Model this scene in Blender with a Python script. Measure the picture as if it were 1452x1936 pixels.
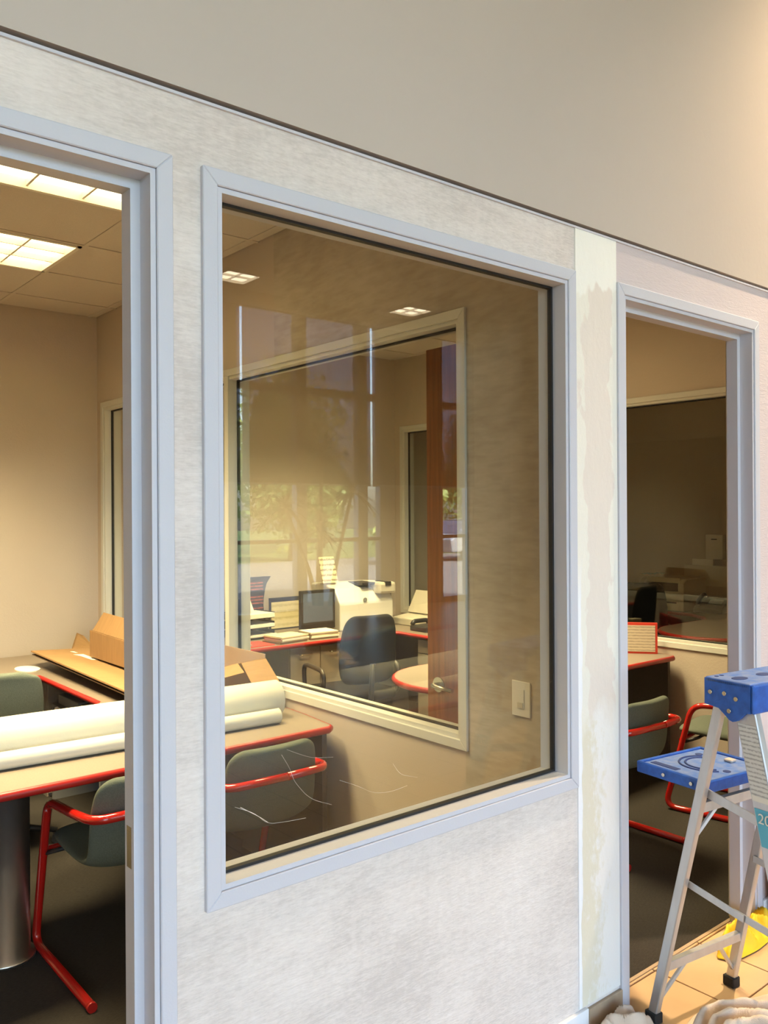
import bpy, bmesh, math, random
from math import sin, cos, pi, radians
from mathutils import Vector, Matrix, noise
random.seed(7)
for o in list(bpy.data.objects): bpy.data.objects.remove(o)
SC = bpy.context.scene
COL = SC.collection

# ------------------------------------------------------------------ camera
F_PX, YAW, PITCH, ROLL = 1612.93, 39.821, 0.0124, -0.3254
CAM = Vector((0, -1.7009, 1.6986))
a, b_, c = radians(YAW), radians(PITCH), radians(ROLL)
fw = Vector((sin(a) * cos(b_), cos(a) * cos(b_), sin(b_)))
rt = Vector((cos(a), -sin(a), 0)); up = rt.cross(fw)
r2 = rt * cos(c) + up * sin(c); u2 = -rt * sin(c) + up * cos(c)
cd = bpy.data.cameras.new('camera'); cam = bpy.data.objects.new('camera', cd); COL.objects.link(cam)
cd.sensor_fit = 'VERTICAL'; cd.sensor_height = 24; cd.lens = F_PX / 1936 * 24
cd.clip_start = 0.02; cd.clip_end = 200
M = Matrix((r2, u2, -fw)).transposed().to_4x4(); M.translation = CAM
cam.matrix_world = M
SC.camera = cam

# ------------------------------------------------------------------ view, world, sun
SC.view_settings.view_transform = 'Standard'; SC.view_settings.look = 'None'
SC.view_settings.gamma = 1; SC.view_settings.use_curve_mapping = False
SC.view_settings.exposure = 0.68
SC.cycles.use_denoising = True
SC.cycles.transparent_max_bounces = 20; SC.cycles.max_bounces = 10
SC.cycles.diffuse_bounces = 6; SC.cycles.sample_clamp_indirect = 6
SC.cycles.caustics_reflective = False; SC.cycles.caustics_refractive = False
W = bpy.data.worlds.new('sky'); SC.world = W; W.use_nodes = True
nt = W.node_tree; bg = nt.nodes['Background']
sk = nt.nodes.new('ShaderNodeTexSky'); sk.sky_type = 'NISHITA'; sk.sun_disc = False
sk.sun_elevation = radians(48); sk.sun_rotation = radians(20); sk.air_density = 1.0; sk.dust_density = 3.0
nt.links.new(sk.outputs[0], bg.inputs[0]); bg.inputs[1].default_value = 1.8
sd = bpy.data.lights.new('sun', 'SUN'); sd.energy = 26; sd.angle = radians(0.6); sd.color = (1, .93, .82)
so = bpy.data.objects.new('sun', sd); COL.objects.link(so); so.rotation_euler = (radians(-38), radians(12), 0)
pd = bpy.data.lights.new('daylight_portal', 'AREA'); pd.shape = 'RECTANGLE'; pd.size = 20; pd.size_y = 5.0
pd.cycles.is_portal = True
po = bpy.data.objects.new('daylight_portal', pd); COL.objects.link(po); po.location = (3.0, -9.98, 2.6)
po.rotation_euler = (radians(90), 0, 0)

# ------------------------------------------------------------------ materials
MATS = {}
def mat(name, col, rough=.6, metal=0, var=0, scale=12, bump=0, bscale=60, spec=.5, stretch=(1, 1, 1), trans=0, emit=0, coat=0, col2=None):
    if name in MATS: return MATS[name]
    m = bpy.data.materials.new(name); m.use_nodes = True; N = m.node_tree.nodes; L = m.node_tree.links
    p = N['Principled BSDF']; MATS[name] = m
    p.inputs['Base Color'].default_value = (*col, 1); p.inputs['Roughness'].default_value = rough
    p.inputs['Metallic'].default_value = metal; p.inputs['Specular IOR Level'].default_value = spec
    if coat: p.inputs['Coat Weight'].default_value = coat
    if emit:
        p.inputs['Emission Color'].default_value = (*col, 1); p.inputs['Emission Strength'].default_value = emit
    if var or bump:
        tc = N.new('ShaderNodeTexCoord'); mp = N.new('ShaderNodeMapping'); mp.inputs['Scale'].default_value = stretch
        L.new(tc.outputs['Object'], mp.inputs[0])
    if var:
        n = N.new('ShaderNodeTexNoise'); n.inputs['Scale'].default_value = scale; n.inputs['Detail'].default_value = 6
        L.new(mp.outputs[0], n.inputs[0])
        mx = N.new('ShaderNodeMix'); mx.data_type = 'RGBA'
        c2 = col2 if col2 else tuple(max(0, v * (1 - var)) for v in col)
        mx.inputs[6].default_value = (*col, 1); mx.inputs[7].default_value = (*c2, 1)
        cr = N.new('ShaderNodeMapRange'); cr.inputs[1].default_value = .35; cr.inputs[2].default_value = .65
        L.new(n.outputs[0], cr.inputs[0]); L.new(cr.outputs[0], mx.inputs[0]); L.new(mx.outputs[2], p.inputs['Base Color'])
    if bump:
        n2 = N.new('ShaderNodeTexNoise'); n2.inputs['Scale'].default_value = bscale; n2.inputs['Detail'].default_value = 3
        L.new(mp.outputs[0], n2.inputs[0])
        bp = N.new('ShaderNodeBump'); bp.inputs['Strength'].default_value = bump; bp.inputs['Distance'].default_value = .01
        L.new(n2.outputs[0], bp.inputs['Height']); L.new(bp.outputs[0], p.inputs['Normal'])
    return m

class G:
    """tiny node graph helper"""
    def __init__(s, name):
        s.m = bpy.data.materials.new(name); s.m.use_nodes = True; s.N = s.m.node_tree.nodes; s.L = s.m.node_tree.links
        s.p = s.N['Principled BSDF']; s.out = s.N['Material Output']; MATS[name] = s.m
        g = s.N.new('ShaderNodeNewGeometry'); s.pos = g.outputs['Position']
        x = s.N.new('ShaderNodeSeparateXYZ'); s.L.new(s.pos, x.inputs[0]); s.x, s.y, s.z = x.outputs
    def put(s, sock, v):
        if isinstance(v, (int, float)): sock.default_value = v
        elif isinstance(v, tuple): sock.default_value = (*v, 1) if len(v) == 3 and sock.type == 'RGBA' else v
        else: s.L.new(v, sock)
    def math(s, op, a, b=0):
        n = s.N.new('ShaderNodeMath'); n.operation = op; s.put(n.inputs[0], a); s.put(n.inputs[1], b); return n.outputs[0]
    def mapr(s, v, a, b, c=0., d=1.):
        n = s.N.new('ShaderNodeMapRange'); s.put(n.inputs[0], v)
        for i, q in enumerate((a, b, c, d)): n.inputs[i + 1].default_value = q
        return n.outputs[0]
    def noise(s, scale, stretch=(1, 1, 1), detail=5, off=(0, 0, 0), rough=.5):
        mp = s.N.new('ShaderNodeMapping'); mp.inputs['Scale'].default_value = stretch; mp.inputs['Location'].default_value = off
        s.L.new(s.pos, mp.inputs[0])
        n = s.N.new('ShaderNodeTexNoise'); n.inputs['Scale'].default_value = scale; n.inputs['Detail'].default_value = detail
        n.inputs['Roughness'].default_value = rough
        s.L.new(mp.outputs[0], n.inputs[0]); return n.outputs[0]
    def mix(s, f, a, b):
        n = s.N.new('ShaderNodeMix'); n.data_type = 'RGBA'; s.put(n.inputs[0], f); s.put(n.inputs[6], a); s.put(n.inputs[7], b); return n.outputs[2]
    def bump(s, h, st=.3, dist=.01):
        n = s.N.new('ShaderNodeBump'); n.inputs['Strength'].default_value = st; n.inputs['Distance'].default_value = dist
        s.L.new(h, n.inputs['Height']); s.L.new(n.outputs[0], s.p.inputs['Normal'])

def linen(name, base, dark, light, amount=1.0, smooth_x=None, axis='x'):
    g = G(name)
    hs = (3, 3, 60) if axis else (1, 1, 1)
    f1 = g.noise(12, (1, 1, 6), 7, rough=.65)         # horizontal slubs
    f2 = g.noise(12, (3, 3, 1), 6, (3, 1, 2), .65)      # vertical brushing
    f3 = g.noise(2.2, (1, 1, 1.6), 4, (7, 0, 1))        # broad cloudy patches
    f4 = g.noise(60, (1, 1, 5), 2, (1, 4, 1))
    t = g.math('ADD', g.math('MULTIPLY', f1, .25), g.math('MULTIPLY', f2, .13))
    t = g.math('ADD', t, g.math('MULTIPLY', f3, .38)); t = g.math('ADD', t, g.math('MULTIPLY', f4, .24))
    t = g.mapr(t, .41, .62)
    if smooth_x is not None:
        k = g.mapr(g.x, smooth_x - .01, smooth_x + .01, 1, .22)
        t = g.math('ADD', g.math('MULTIPLY', g.math('SUBTRACT', t, .5), k), .5)
    cc = g.mix(g.mapr(t, 0, .5), dark, base); cc = g.mix(g.mapr(t, .5, 1), cc, light)
    if smooth_x is not None: cc = g.mix(g.mapr(g.x, smooth_x - .01, smooth_x + .01), cc, (.60, .535, .545))
    g.L.new(cc, g.p.inputs['Base Color']); g.p.inputs['Roughness'].default_value = .75
    g.p.inputs['Specular IOR Level'].default_value = .25
    g.bump(g.math('ADD', f1, f4), .25, .004)
    return g.m
M_paper = linen('wallpaper', (.71, .65, .61), (.60, .545, .51), (.79, .73, .69), smooth_x=2.447)

def partition_mat():
    g = G('partition_paint')
    f1 = g.noise(9, (1, 1, 4), 6, rough=.6); f3 = g.noise(3, (1, 1, 1), 4)
    t = g.mapr(g.math('ADD', g.math('MULTIPLY', f1, .5), g.math('MULTIPLY', f3, .5)), .38, .62)
    lin = g.mix(t, (.40, .345, .27), (.52, .465, .385))
    lo = g.math('MULTIPLY', g.math('LESS_THAN', g.y, .60), 1)
    hi = g.math('MULTIPLY', g.math('LESS_THAN', g.y, 1.93), g.math('GREATER_THAN', g.z, 2.47))
    msk = g.math('MAXIMUM', lo, hi)
    st = g.mapr(g.noise(5, (1, 1, .6), 4, (2, 2, 2)), .52, .6)
    st = g.math('MULTIPLY', st, g.mapr(g.z, 1.4, .9))
    lin = g.mix(g.math('MULTIPLY', st, .85), lin, (.40, .30, .19))
    cc = g.mix(msk, (.52, .45, .37), lin)
    g.L.new(cc, g.p.inputs['Base Color']); g.p.inputs['Roughness'].default_value = .8
    g.bump(f1, .12, .003); return g.m
M_part = partition_mat()
M_office = mat('office_wall_paint', (.52, .45, .37), .8, bump=.1, bscale=90)
M_upper = mat('upper_wall_paint', (.53, .47, .415), .55, var=.04, scale=1.2, bump=.05, bscale=40)
M_lobby = mat('lobby_paint', (.52, .49, .45), .8)

def plaster_mat():
    g = G('stripped_plaster')
    n1 = g.noise(16, (1, 1, .45), 5); n2 = g.noise(42, (1, 1, .6), 7, (4, 4, 4), .65); n3 = g.noise(7, (1, 1, .5), 4, (9, 1, 3))
    n1c = g.math('MULTIPLY', g.math('SUBTRACT', n1, .5), .16); n3c = g.math('MULTIPLY', g.math('SUBTRACT', n3, .5), .22)
    dx = g.math('ABSOLUTE', g.math('SUBTRACT', g.x, 2.343))
    edge = g.mapr(g.math('ADD', dx, g.math('ADD', n1c, n3c)), .066, .074)
    mid = g.mix(edge, (.75, .685, .62), (.80, .775, .70))
    low = g.mix(g.mapr(g.math('ADD', g.math('MULTIPLY', g.math('ADD', n2, n3), .5), g.math('MULTIPLY', g.math('SUBTRACT', g.x, 2.31), -1.8)), .42, .53), (.80, .78, .75), (.72, .67, .545))
    low = g.mix(g.mapr(n3, .55, .66), low, (.80, .78, .77))
    zz = g.math('ADD', g.z, g.math('MULTIPLY', g.math('SUBTRACT', n3, .5), .5))
    cc = g.mix(g.mapr(zz, 1.04, .96), mid, low)
    cc = g.mix(g.mapr(zz, 2.43, 2.45), cc, (.86, .855, .80))
    lf = g.math('MULTIPLY', g.math('LESS_THAN', g.x, g.mapr(n3, .3, .7, 2.232, 2.258)), g.mapr(g.z, 1.55, 1.4))
    cc = g.mix(lf, cc, (.84, .85, .88))
    g.L.new(cc, g.p.inputs['Base Color']); g.p.inputs['Roughness'].default_value = .7
    g.bump(g.math('ADD', n2, n1), .35, .006); return g.m
M_plaster = plaster_mat()

def glass_mat(name, tint=(.93, .95, .92), rough=0.0, r0=.04):
    m = bpy.data.materials.new(name); m.use_nodes = True; N = m.node_tree.nodes; L = m.node_tree.links
    N.remove(N['Principled BSDF']); out = N['Material Output']; MATS[name] = m
    tr = N.new('ShaderNodeBsdfTransparent'); tr.inputs[0].default_value = (*tint, 1)
    gl = N.new('ShaderNodeBsdfGlossy'); gl.inputs['Roughness'].default_value = rough; gl.inputs[0].default_value = (1, 1, 1, 1)
    lw = N.new('ShaderNodeLayerWeight'); lw.inputs[0].default_value = .5
    pw = N.new('ShaderNodeMath'); pw.operation = 'POWER'; L.new(lw.outputs['Facing'], pw.inputs[0]); pw.inputs[1].default_value = 5
    ma = N.new('ShaderNodeMath'); ma.operation = 'MULTIPLY_ADD'; L.new(pw.outputs[0], ma.inputs[0]); ma.inputs[1].default_value = 1 - r0; ma.inputs[2].default_value = r0
    mx = N.new('ShaderNodeMixShader'); L.new(ma.outputs[0], mx.inputs[0]); L.new(tr.outputs[0], mx.inputs[1]); L.new(gl.outputs[0], mx.inputs[2])
    L.new(mx.outputs[0], out.inputs[0]); return m
M_glass = glass_mat('window_glass', (.95, .955, .93), r0=.034)
M_sfglass = glass_mat('storefront_glass', (.93, .96, .96), r0=.03)
M_film = glass_mat('clear_film', (.82, .84, .88), .12, .10)

def shade_mat():
    m = bpy.data.materials.new('solar_shade_cloth'); m.use_nodes = True; N = m.node_tree.nodes; L = m.node_tree.links
    p = N['Principled BSDF']; out = N['Material Output']; MATS['shade'] = m
    p.inputs['Base Color'].default_value = (.22, .19, .20, 1); p.inputs['Roughness'].default_value = .9
    tr = N.new('ShaderNodeBsdfTransparent'); tr.inputs[0].default_value = (.15, .145, .19, 1)
    ad = N.new('ShaderNodeMixShader'); ad.inputs[0].default_value = .64
    tr.inputs[0].default_value = (.44, .42, .47, 1)
    L.new(p.outputs[0], ad.inputs[1]); L.new(tr.outputs[0], ad.inputs[2]); L.new(ad.outputs[0], out.inputs[0]); return m
M_shade = shade_mat()

M_frame = mat('frame_paint', (.57, .58, .64), .42, bump=.05, bscale=200)
M_frame2 = mat('office_frame_paint', (.60, .60, .55), .42, bump=.05, bscale=200)
M_gasket = mat('black_gasket', (.012, .011, .011), .6)
M_reveal = mat('reveal_dark', (.10, .10, .125), .7)
M_base = mat('white_baseboard', (.80, .82, .86), .4)
M_tilebase = mat('tan_base_tile', (.42, .31, .21), .45, var=.15, scale=20)
M_ceil = mat('acoustic_tile', (.60, .55, .49), .95, var=.05, scale=150, bump=.25, bscale=260)
M_grid = mat('ceiling_grid_white', (.56, .51, .45), .5)
M_lceil = mat('lobby_ceiling_paint', (.55, .52, .48), .9)
M_carpet = mat('dark_carpet', (.044, .036, .028), 1, var=.45, scale=60, bump=.6, bscale=300, stretch=(1, 6, 1))
M_tile = mat('floor_tile', (.58, .40, .235), .32, var=.12, scale=6, bump=.04, bscale=14)
M_grout = mat('grout', (.12, .075, .05), .9)
M_lam = mat('taupe_laminate', (.235, .19, .15), .42, var=.14, scale=160)
M_red = mat('red_edge_plastic', (.36, .013, .010), .35)
M_tube = mat('red_enamel_tube', (.42, .012, .008), .16, coat=.5)
M_fab = mat('green_fabric', (.105, .125, .098), .9, var=.2, scale=220, bump=.25, bscale=400)
M_fab2 = mat('olive_fabric', (.15, .15, .095), .9, var=.2, scale=220, bump=.25, bscale=400)
M_panel = mat('dark_taupe_panel', (.075, .062, .052), .6, var=.1, scale=60)
M_cab = mat('cabinet_laminate', (.34, .29, .23), .5, var=.08, scale=60)
M_chrome = mat('brushed_steel', (.72, .68, .62), .36, 1, var=.2, scale=3, stretch=(1, 1, .05))
M_nickel = mat('satin_nickel', (.55, .52, .45), .25, 1)
M_white = mat('white_plastic', (.74, .72, .65), .4)
M_cream = mat('cream_plastic', (.60, .56, .46), .45)
M_black = mat('black_plastic', (.018, .018, .02), .4)
M_blackf = mat('black_mesh_fabric', (.009, .009, .009), .9, spec=.15, bump=.2, bscale=300)
M_grey = mat('grey_plastic', (.22, .22, .22), .5)
M_screen = mat('dark_blue_screen', (.09, .12, .19), .15)
M_card = mat('cardboard', (.31, .18, .075), .85, var=.12, scale=8, bump=.1, bscale=50, stretch=(1, 8, 1))
M_cardin = mat('cardboard_inside', (.34, .24, .17), .85, var=.1, scale=8)
M_cardedge = mat('corrugated_edge', (.16, .10, .05), .9, var=.5, scale=140)
M_paper2 = mat('white_paper', (.78, .76, .68), .8)
M_paperc = mat('cream_paper', (.70, .62, .42), .8)
M_rollp = mat('rolled_wallcovering', (.66, .645, .55), .6, bump=.04, bscale=120)
M_redfold = mat('red_folder', (.62, .05, .03), .5)
M_wood = mat('cherry_veneer', (.29, .095, .030), .38, var=.35, scale=5, stretch=(14, 14, .6), col2=(.19, .06, .02))
M_alu = mat('aluminium', (.60, .60, .61), .42, .75, var=.1, scale=30, stretch=(1, 1, .2))
M_blue = mat('blue_plastic', (.018, .115, .50), .5, var=.25, scale=40, bump=.1, bscale=120)
M_bluedust = mat('dusty_blue_plastic', (.06, .17, .52), .65, var=.5, scale=30, col2=(.17, .25, .48), bump=.1, bscale=120)
M_rubber = mat('black_rubber', (.015, .015, .015), .8)
M_cloth = mat('canvas_cloth', (.68, .56, .45), .95, var=.12, scale=4, bump=.2, bscale=300)
M_yellow = mat('yellow_cloth', (.72, .50, .015), .7, bump=.1, bscale=100)
M_terra = mat('terracotta', (.34, .12, .08), .7, var=.15, scale=10)
M_leaf = mat('tree_leaves', (.36, .46, .10), .6, var=.5, scale=2)
M_leafd = mat('dark_tree_leaves', (.20, .30, .07), .6, var=.5, scale=2)
M_bark = mat('bark', (.12, .08, .05), .9, var=.3, scale=20)
M_palm = mat('palm_leaves', (.035, .055, .02), .45)
M_ground = mat('pavement', (.20, .20, .20), .9, var=.15, scale=2)
M_grass = mat('grass', (.10, .17, .04), .95, var=.4, scale=5)
M_carw = mat('white_car_paint', (.8, .8, .8), .2, coat=.6)
M_sfm = mat('storefront_metal', (.50, .52, .56), .4)
M_lamp = mat('fluorescent_diffuser', (1.0, .80, .43), .5, emit=3.2)
M_lamp2 = mat('lobby_diffuser', (1.0, .86, .64), .5, emit=9.0)
M_louver = mat('lamp_trim_white', (.75, .72, .65), .4)
M_led = mat('lit_status_screen', (.55, .75, 1.0), .4, emit=1.2)

def print_mat(name, paper, ink, rows=22, cols=9, thr=.02, amt=.75):
    """paper with rows of small unreadable print"""
    m = bpy.data.materials.new(name); m.use_nodes = True; N = m.node_tree.nodes; L = m.node_tree.links; MATS[name] = m
    tc = N.new('ShaderNodeTexCoord'); mp = N.new('ShaderNodeMapping'); L.new(tc.outputs['Generated'], mp.inputs[0])
    mp.inputs['Scale'].default_value = (cols, cols, rows)
    n = N.new('ShaderNodeTexNoise'); n.inputs['Scale'].default_value = 1.6; n.inputs['Detail'].default_value = 2; L.new(mp.outputs[0], n.inputs[0])
    w = N.new('ShaderNodeTexWave'); w.wave_type = 'BANDS'; w.bands_direction = 'Z'; w.inputs['Scale'].default_value = rows / 6.3
    L.new(tc.outputs['Generated'], w.inputs[0])
    mu = N.new('ShaderNodeMath'); mu.operation = 'MULTIPLY'; L.new(n.outputs[0], mu.inputs[0]); L.new(w.outputs[1], mu.inputs[1])
    mr = N.new('ShaderNodeMapRange'); L.new(mu.outputs[0], mr.inputs[0]); mr.inputs[1].default_value = .25; mr.inputs[2].default_value = .45; mr.inputs[4].default_value = amt
    mx = N.new('ShaderNodeMix'); mx.data_type = 'RGBA'; L.new(mr.outputs[0], mx.inputs[0]); mx.inputs[6].default_value = (*paper, 1); mx.inputs[7].default_value = (*ink, 1)
    L.new(mx.outputs[2], N['Principled BSDF'].inputs['Base Color']); N['Principled BSDF'].inputs['Roughness'].default_value = .6
    return m
M_print = print_mat('small_print_paper', (.68, .60, .48), (.25, .2, .16), 18, 9, amt=.6)
M_label = print_mat('ladder_safety_sticker', (.66, .67, .64), (.30, .30, .29), 34, 9)
M_cert = print_mat('certificate_paper', (.72, .64, .38), (.35, .28, .14), 8, 5, amt=.4)
M_poster = print_mat('brochure_print', (.05, .03, .025), (.45, .10, .06), 6, 4, amt=.9)
M_notice = print_mat('notice_print', (.80, .70, .50), (.12, .10, .08), 10, 6, amt=.7)

# ------------------------------------------------------------------ mesh helpers
def box(bm, x0, x1, y0, y1, z0, z1):
    v = [bm.verts.new((x, y, z)) for z in (z0, z1) for y in (y0, y1) for x in (x0, x1)]
    for f in ((0, 2, 3, 1), (4, 5, 7, 6), (0, 1, 5, 4), (2, 6, 7, 3), (0, 4, 6, 2), (1, 3, 7, 5)):
        bm.faces.new([v[i] for i in f])
    return v
def hexa(bm, p):
    """eight corners, bottom four then top four, each counter-clockwise"""
    v = [bm.verts.new(q) for q in p]
    for f in ((3, 2, 1, 0), (4, 5, 6, 7), (0, 1, 5, 4), (1, 2, 6, 5), (2, 3, 7, 6), (3, 0, 4, 7)): bm.faces.new([v[i] for i in f])
    return v
def prism(bm, pts, z0, z1):
    lo = [bm.verts.new((x, y, z0)) for x, y in pts]; hi = [bm.verts.new((x, y, z1)) for x, y in pts]
    n = len(pts); bm.faces.new(hi); bm.faces.new(lo[::-1])
    for i in range(n): bm.faces.new([lo[i], lo[(i + 1) % n], hi[(i + 1) % n], hi[i]])
def prism_dir(bm, pts3, d):
    d = Vector(d); lo = [bm.verts.new(Vector(p)) for p in pts3]; hi = [bm.verts.new(Vector(p) + d) for p in pts3]
    n = len(pts3); bm.faces.new(lo[::-1]); bm.faces.new(hi)
    for i in range(n): bm.faces.new([lo[i], lo[(i + 1) % n], hi[(i + 1) % n], hi[i]])
def cyl(bm, p0, p1, r, n=16, r1=None):
    sweep(bm, [p0, p1], r, n, r1=r1)
def fillet(pts, rad, seg=5):
    pts = [Vector(p) for p in pts]; out = [pts[0]]
    for i in range(1, len(pts) - 1):
        A, B, Cc = pts[i - 1], pts[i], pts[i + 1]
        r = min(rad, (A - B).length * .49, (Cc - B).length * .49)
        s, e = B + (A - B).normalized() * r, B + (Cc - B).normalized() * r
        for k in range(seg + 1):
            t = k / seg; out.append(s * (1 - t) ** 2 + B * 2 * t * (1 - t) + e * t * t)
    out.append(pts[-1]); return out
def sweep(bm, pts, r, n=10, closed=False, r1=None, cap=True):
    pts = [Vector(p) for p in pts]; m = len(pts); rings = []
    t0 = (pts[1] - pts[0]).normalized(); ref = Vector((0, 0, 1)) if abs(t0.z) < .9 else Vector((1, 0, 0))
    nrm = t0.cross(ref).normalized()
    for i in range(m):
        if closed: t = (pts[(i + 1) % m] - pts[i - 1]).normalized()
        else: t = (pts[min(i + 1, m - 1)] - pts[max(i - 1, 0)]).normalized()
        nrm = (nrm - t * nrm.dot(t)).normalized(); bi = t.cross(nrm)
        rr = r if r1 is None else r + (r1 - r) * i / (m - 1)
        rings.append([bm.verts.new(pts[i] + (nrm * cos(2 * pi * k / n) + bi * sin(2 * pi * k / n)) * rr) for k in range(n)])
    for i in range(m if closed else m - 1):
        A, B = rings[i], rings[(i + 1) % m]
        for k in range(n):
            f = bm.faces.new([A[k], A[(k + 1) % n], B[(k + 1) % n], B[k]]); f.smooth = True
    if not closed and cap: bm.faces.new(rings[0][::-1]); bm.faces.new(rings[-1])
def lathe(bm, prof, cx=0, cy=0, n=20):
    rings = [[bm.verts.new((cx + r * cos(2 * pi * k / n), cy + r * sin(2 * pi * k / n), z)) for k in range(n)] for r, z in prof]
    for A, B in zip(rings, rings[1:]):
        for k in range(n):
            f = bm.faces.new([A[k], A[(k + 1) % n], B[(k + 1) % n], B[k]]); f.smooth = True
    bm.faces.new(rings[0][::-1]); bm.faces.new(rings[-1])
def obj(name, bm, m, parent=None, bevel=0, seg=2, smooth=False, mod=None):
    if bevel:
        bmesh.ops.bevel(bm, geom=list(bm.edges), offset=bevel, segments=seg, affect='EDGES', profile=.5)
    bmesh.ops.recalc_face_normals(bm, faces=list(bm.faces))
    me = bpy.data.meshes.new(name)
    if smooth:
        for f in bm.faces: f.smooth = True
    bm.to_mesh(me); bm.free()
    o = bpy.data.objects.new(name, me); COL.objects.link(o)
    for mm in (m if isinstance(m, (list, tuple)) else [m]): me.materials.append(mm)
    if parent: o.parent = parent
    if mod == 'subsurf':
        s = o.modifiers.new('s', 'SUBSURF'); s.levels = 1; s.render_levels = 2
    return o
def B(name, m, x0, x1, y0, y1, z0, z1, parent=None, bevel=0):
    bm = bmesh.new(); box(bm, min(x0, x1), max(x0, x1), min(y0, y1), max(y0, y1), min(z0, z1), max(z0, z1)); return obj(name, bm, m, parent, bevel)
def thing(name, label, cat, loc=(0, 0, 0), rz=0, group=None):
    o = bpy.data.objects.new(name, None); COL.objects.link(o); o.empty_display_size = .1
    o.location = loc; o.rotation_euler = (0, 0, rz); o['label'] = label; o['category'] = cat
    if group: o['group'] = group
    return o
def tag(o, label, cat, group=None, loc=None):
    o['label'] = label; o['category'] = cat
    if group: o['group'] = group
    if loc is not None: o.location = loc
    return o
def st(o): o['kind'] = 'structure'; return o
def stE(name):
    o = bpy.data.objects.new(name, None); COL.objects.link(o); o.empty_display_size = .1; return st(o)
def dup(root, loc, rz, label, group=None):
    r = root.copy(); COL.objects.link(r); r.location = loc; r.rotation_euler = (0, 0, rz); r['label'] = label
    if group: r['group'] = group
    for ch in list(root.children):
        q = ch.copy(); COL.objects.link(q); q.parent = r
        for g in ch.children:
            d = g.copy(); COL.objects.link(d); d.parent = q
    return r
def slab_holes(bm, axis, a0, a1, us, zs, holes):
    """wall between a0..a1 across axis ('y' wall runs along x, 'x' wall runs along y) with rectangular holes"""
    us = sorted(set(us + [h[0] for h in holes] + [h[1] for h in holes])); zs = sorted(set(zs + [h[2] for h in holes] + [h[3] for h in holes]))
    for u0, u1 in zip(us, us[1:]):
        for z0, z1 in zip(zs, zs[1:]):
            if any(u0 >= h[0] - 1e-6 and u1 <= h[1] + 1e-6 and z0 >= h[2] - 1e-6 and z1 <= h[3] + 1e-6 for h in holes): continue
            if axis == 'y': box(bm, u0, u1, a0, a1, z0, z1)
            else: box(bm, a0, a1, u0, u1, z0, z1)
    bmesh.ops.remove_doubles(bm, verts=bm.verts, dist=1e-5)
    seen = {}
    for f in bm.faces: seen.setdefault(frozenset(v.index for v in f.verts), []).append(f)
    bm.verts.index_update(); seen = {}
    for f in bm.faces: seen.setdefault(frozenset(v.index for v in f.verts), []).append(f)
    kill = [f for l in seen.values() if len(l) > 1 for f in l]
    bmesh.ops.delete(bm, geom=kill, context='FACES')

# ------------------------------------------------------------------ room shell
PX = 2.3137; PT = .115                                     # partition between the two front offices
P2X = 5.09; P3X = 7.87; LX = -.575; BY = 4.25; CZ = 3.086; TZ = 2.615; HZ = 5.2; SFY = -9.88
FT = .112
d1 = (-.135, .78, 0, 2.42); w1 = (.951, 2.171, .865, 2.418); d2 = (2.498, 3.373, 0, 2.42)
bm = bmesh.new()
slab_holes(bm, 'y', .008, FT, [-6, 10], [0, TZ], [(d1[0] - .03, d1[1] + .03, 0, d1[3] + .03), (w1[0] - .012, w1[1] + .012, w1[2] - .012, w1[3] + .012), (d2[0] - .03, d2[1] + .03, 0, d2[3] + .03)])
wall_front = st(obj('wall_front', bm, M_paper))
B('plaster_strip', M_plaster, 2.226, 2.447, .004, .009, .10, 2.612, wall_front)
st(B('wall_upper', M_upper, -6, 10, .004, FT, 2.626, HZ))
st(B('trim_1', M_reveal, -6, 10, .03, FT, 2.613, 2.628))
st(B('trim_2', M_frame, -6, 10, .002, .03, 2.607, 2.6135))
for x0, x1, nm in ((-6, d1[0] - .05, 'a'), (.83, 2.262, 'b'), (3.43, 10, 'c')):
    st(B('baseboard_front', M_base, x0, x1, -.006, .008, 0, .095, bevel=.002))
st(B('baseboard_tile', M_tilebase, 2.268, 2.452, -.004, .008, 0, .088, bevel=.003))
# partitions with two-pane windows
PW = dict(y0=.586, ym=2.405, y1=4.17, z0=.788, z1=2.476)
def partition(x, m, nm):
    bm = bmesh.new()
    slab_holes(bm, 'x', x, x + PT, [FT, BY], [0, HZ - .02], [(PW['y0'] + .03, PW['y1'] - .03, PW['z0'] + .03, PW['z1'] - .03)])
    return st(obj(nm, bm, m))
partition(PX + .004, M_part, 'wall_partition'); partition(P2X + .004, M_office, 'wall_partition')
st(B('wall_left', M_office, LX - PT, LX, FT, BY, 0, HZ - .02)); st(B('wall_right', M_office, P3X, P3X + PT, FT, BY, 0, HZ - .02))
st(B('wall_back', M_office, -6, 10, BY, BY + .2, 0, HZ - .02))
st(B('wall_lobby_left', M_lobby, -6.2, -6, SFY, BY, 0, HZ)); st(B('wall_lobby_right', M_lobby, 13, 13.2, SFY, BY, 0, HZ))
st(B('wall_lobby_end', M_lobby, 10, 13, .0, .2, 0, HZ))
st(B('sun_block_slab', M_lobby, -6.4, 13.4, SFY - .3, BY + .3, HZ + .02, HZ + .3))  # unseen slab over the whole building, added to block the sun
lc = st(B('ceiling_lobby', M_lceil, -6, 13, SFY, 0.0, HZ, HZ + .02))

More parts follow.
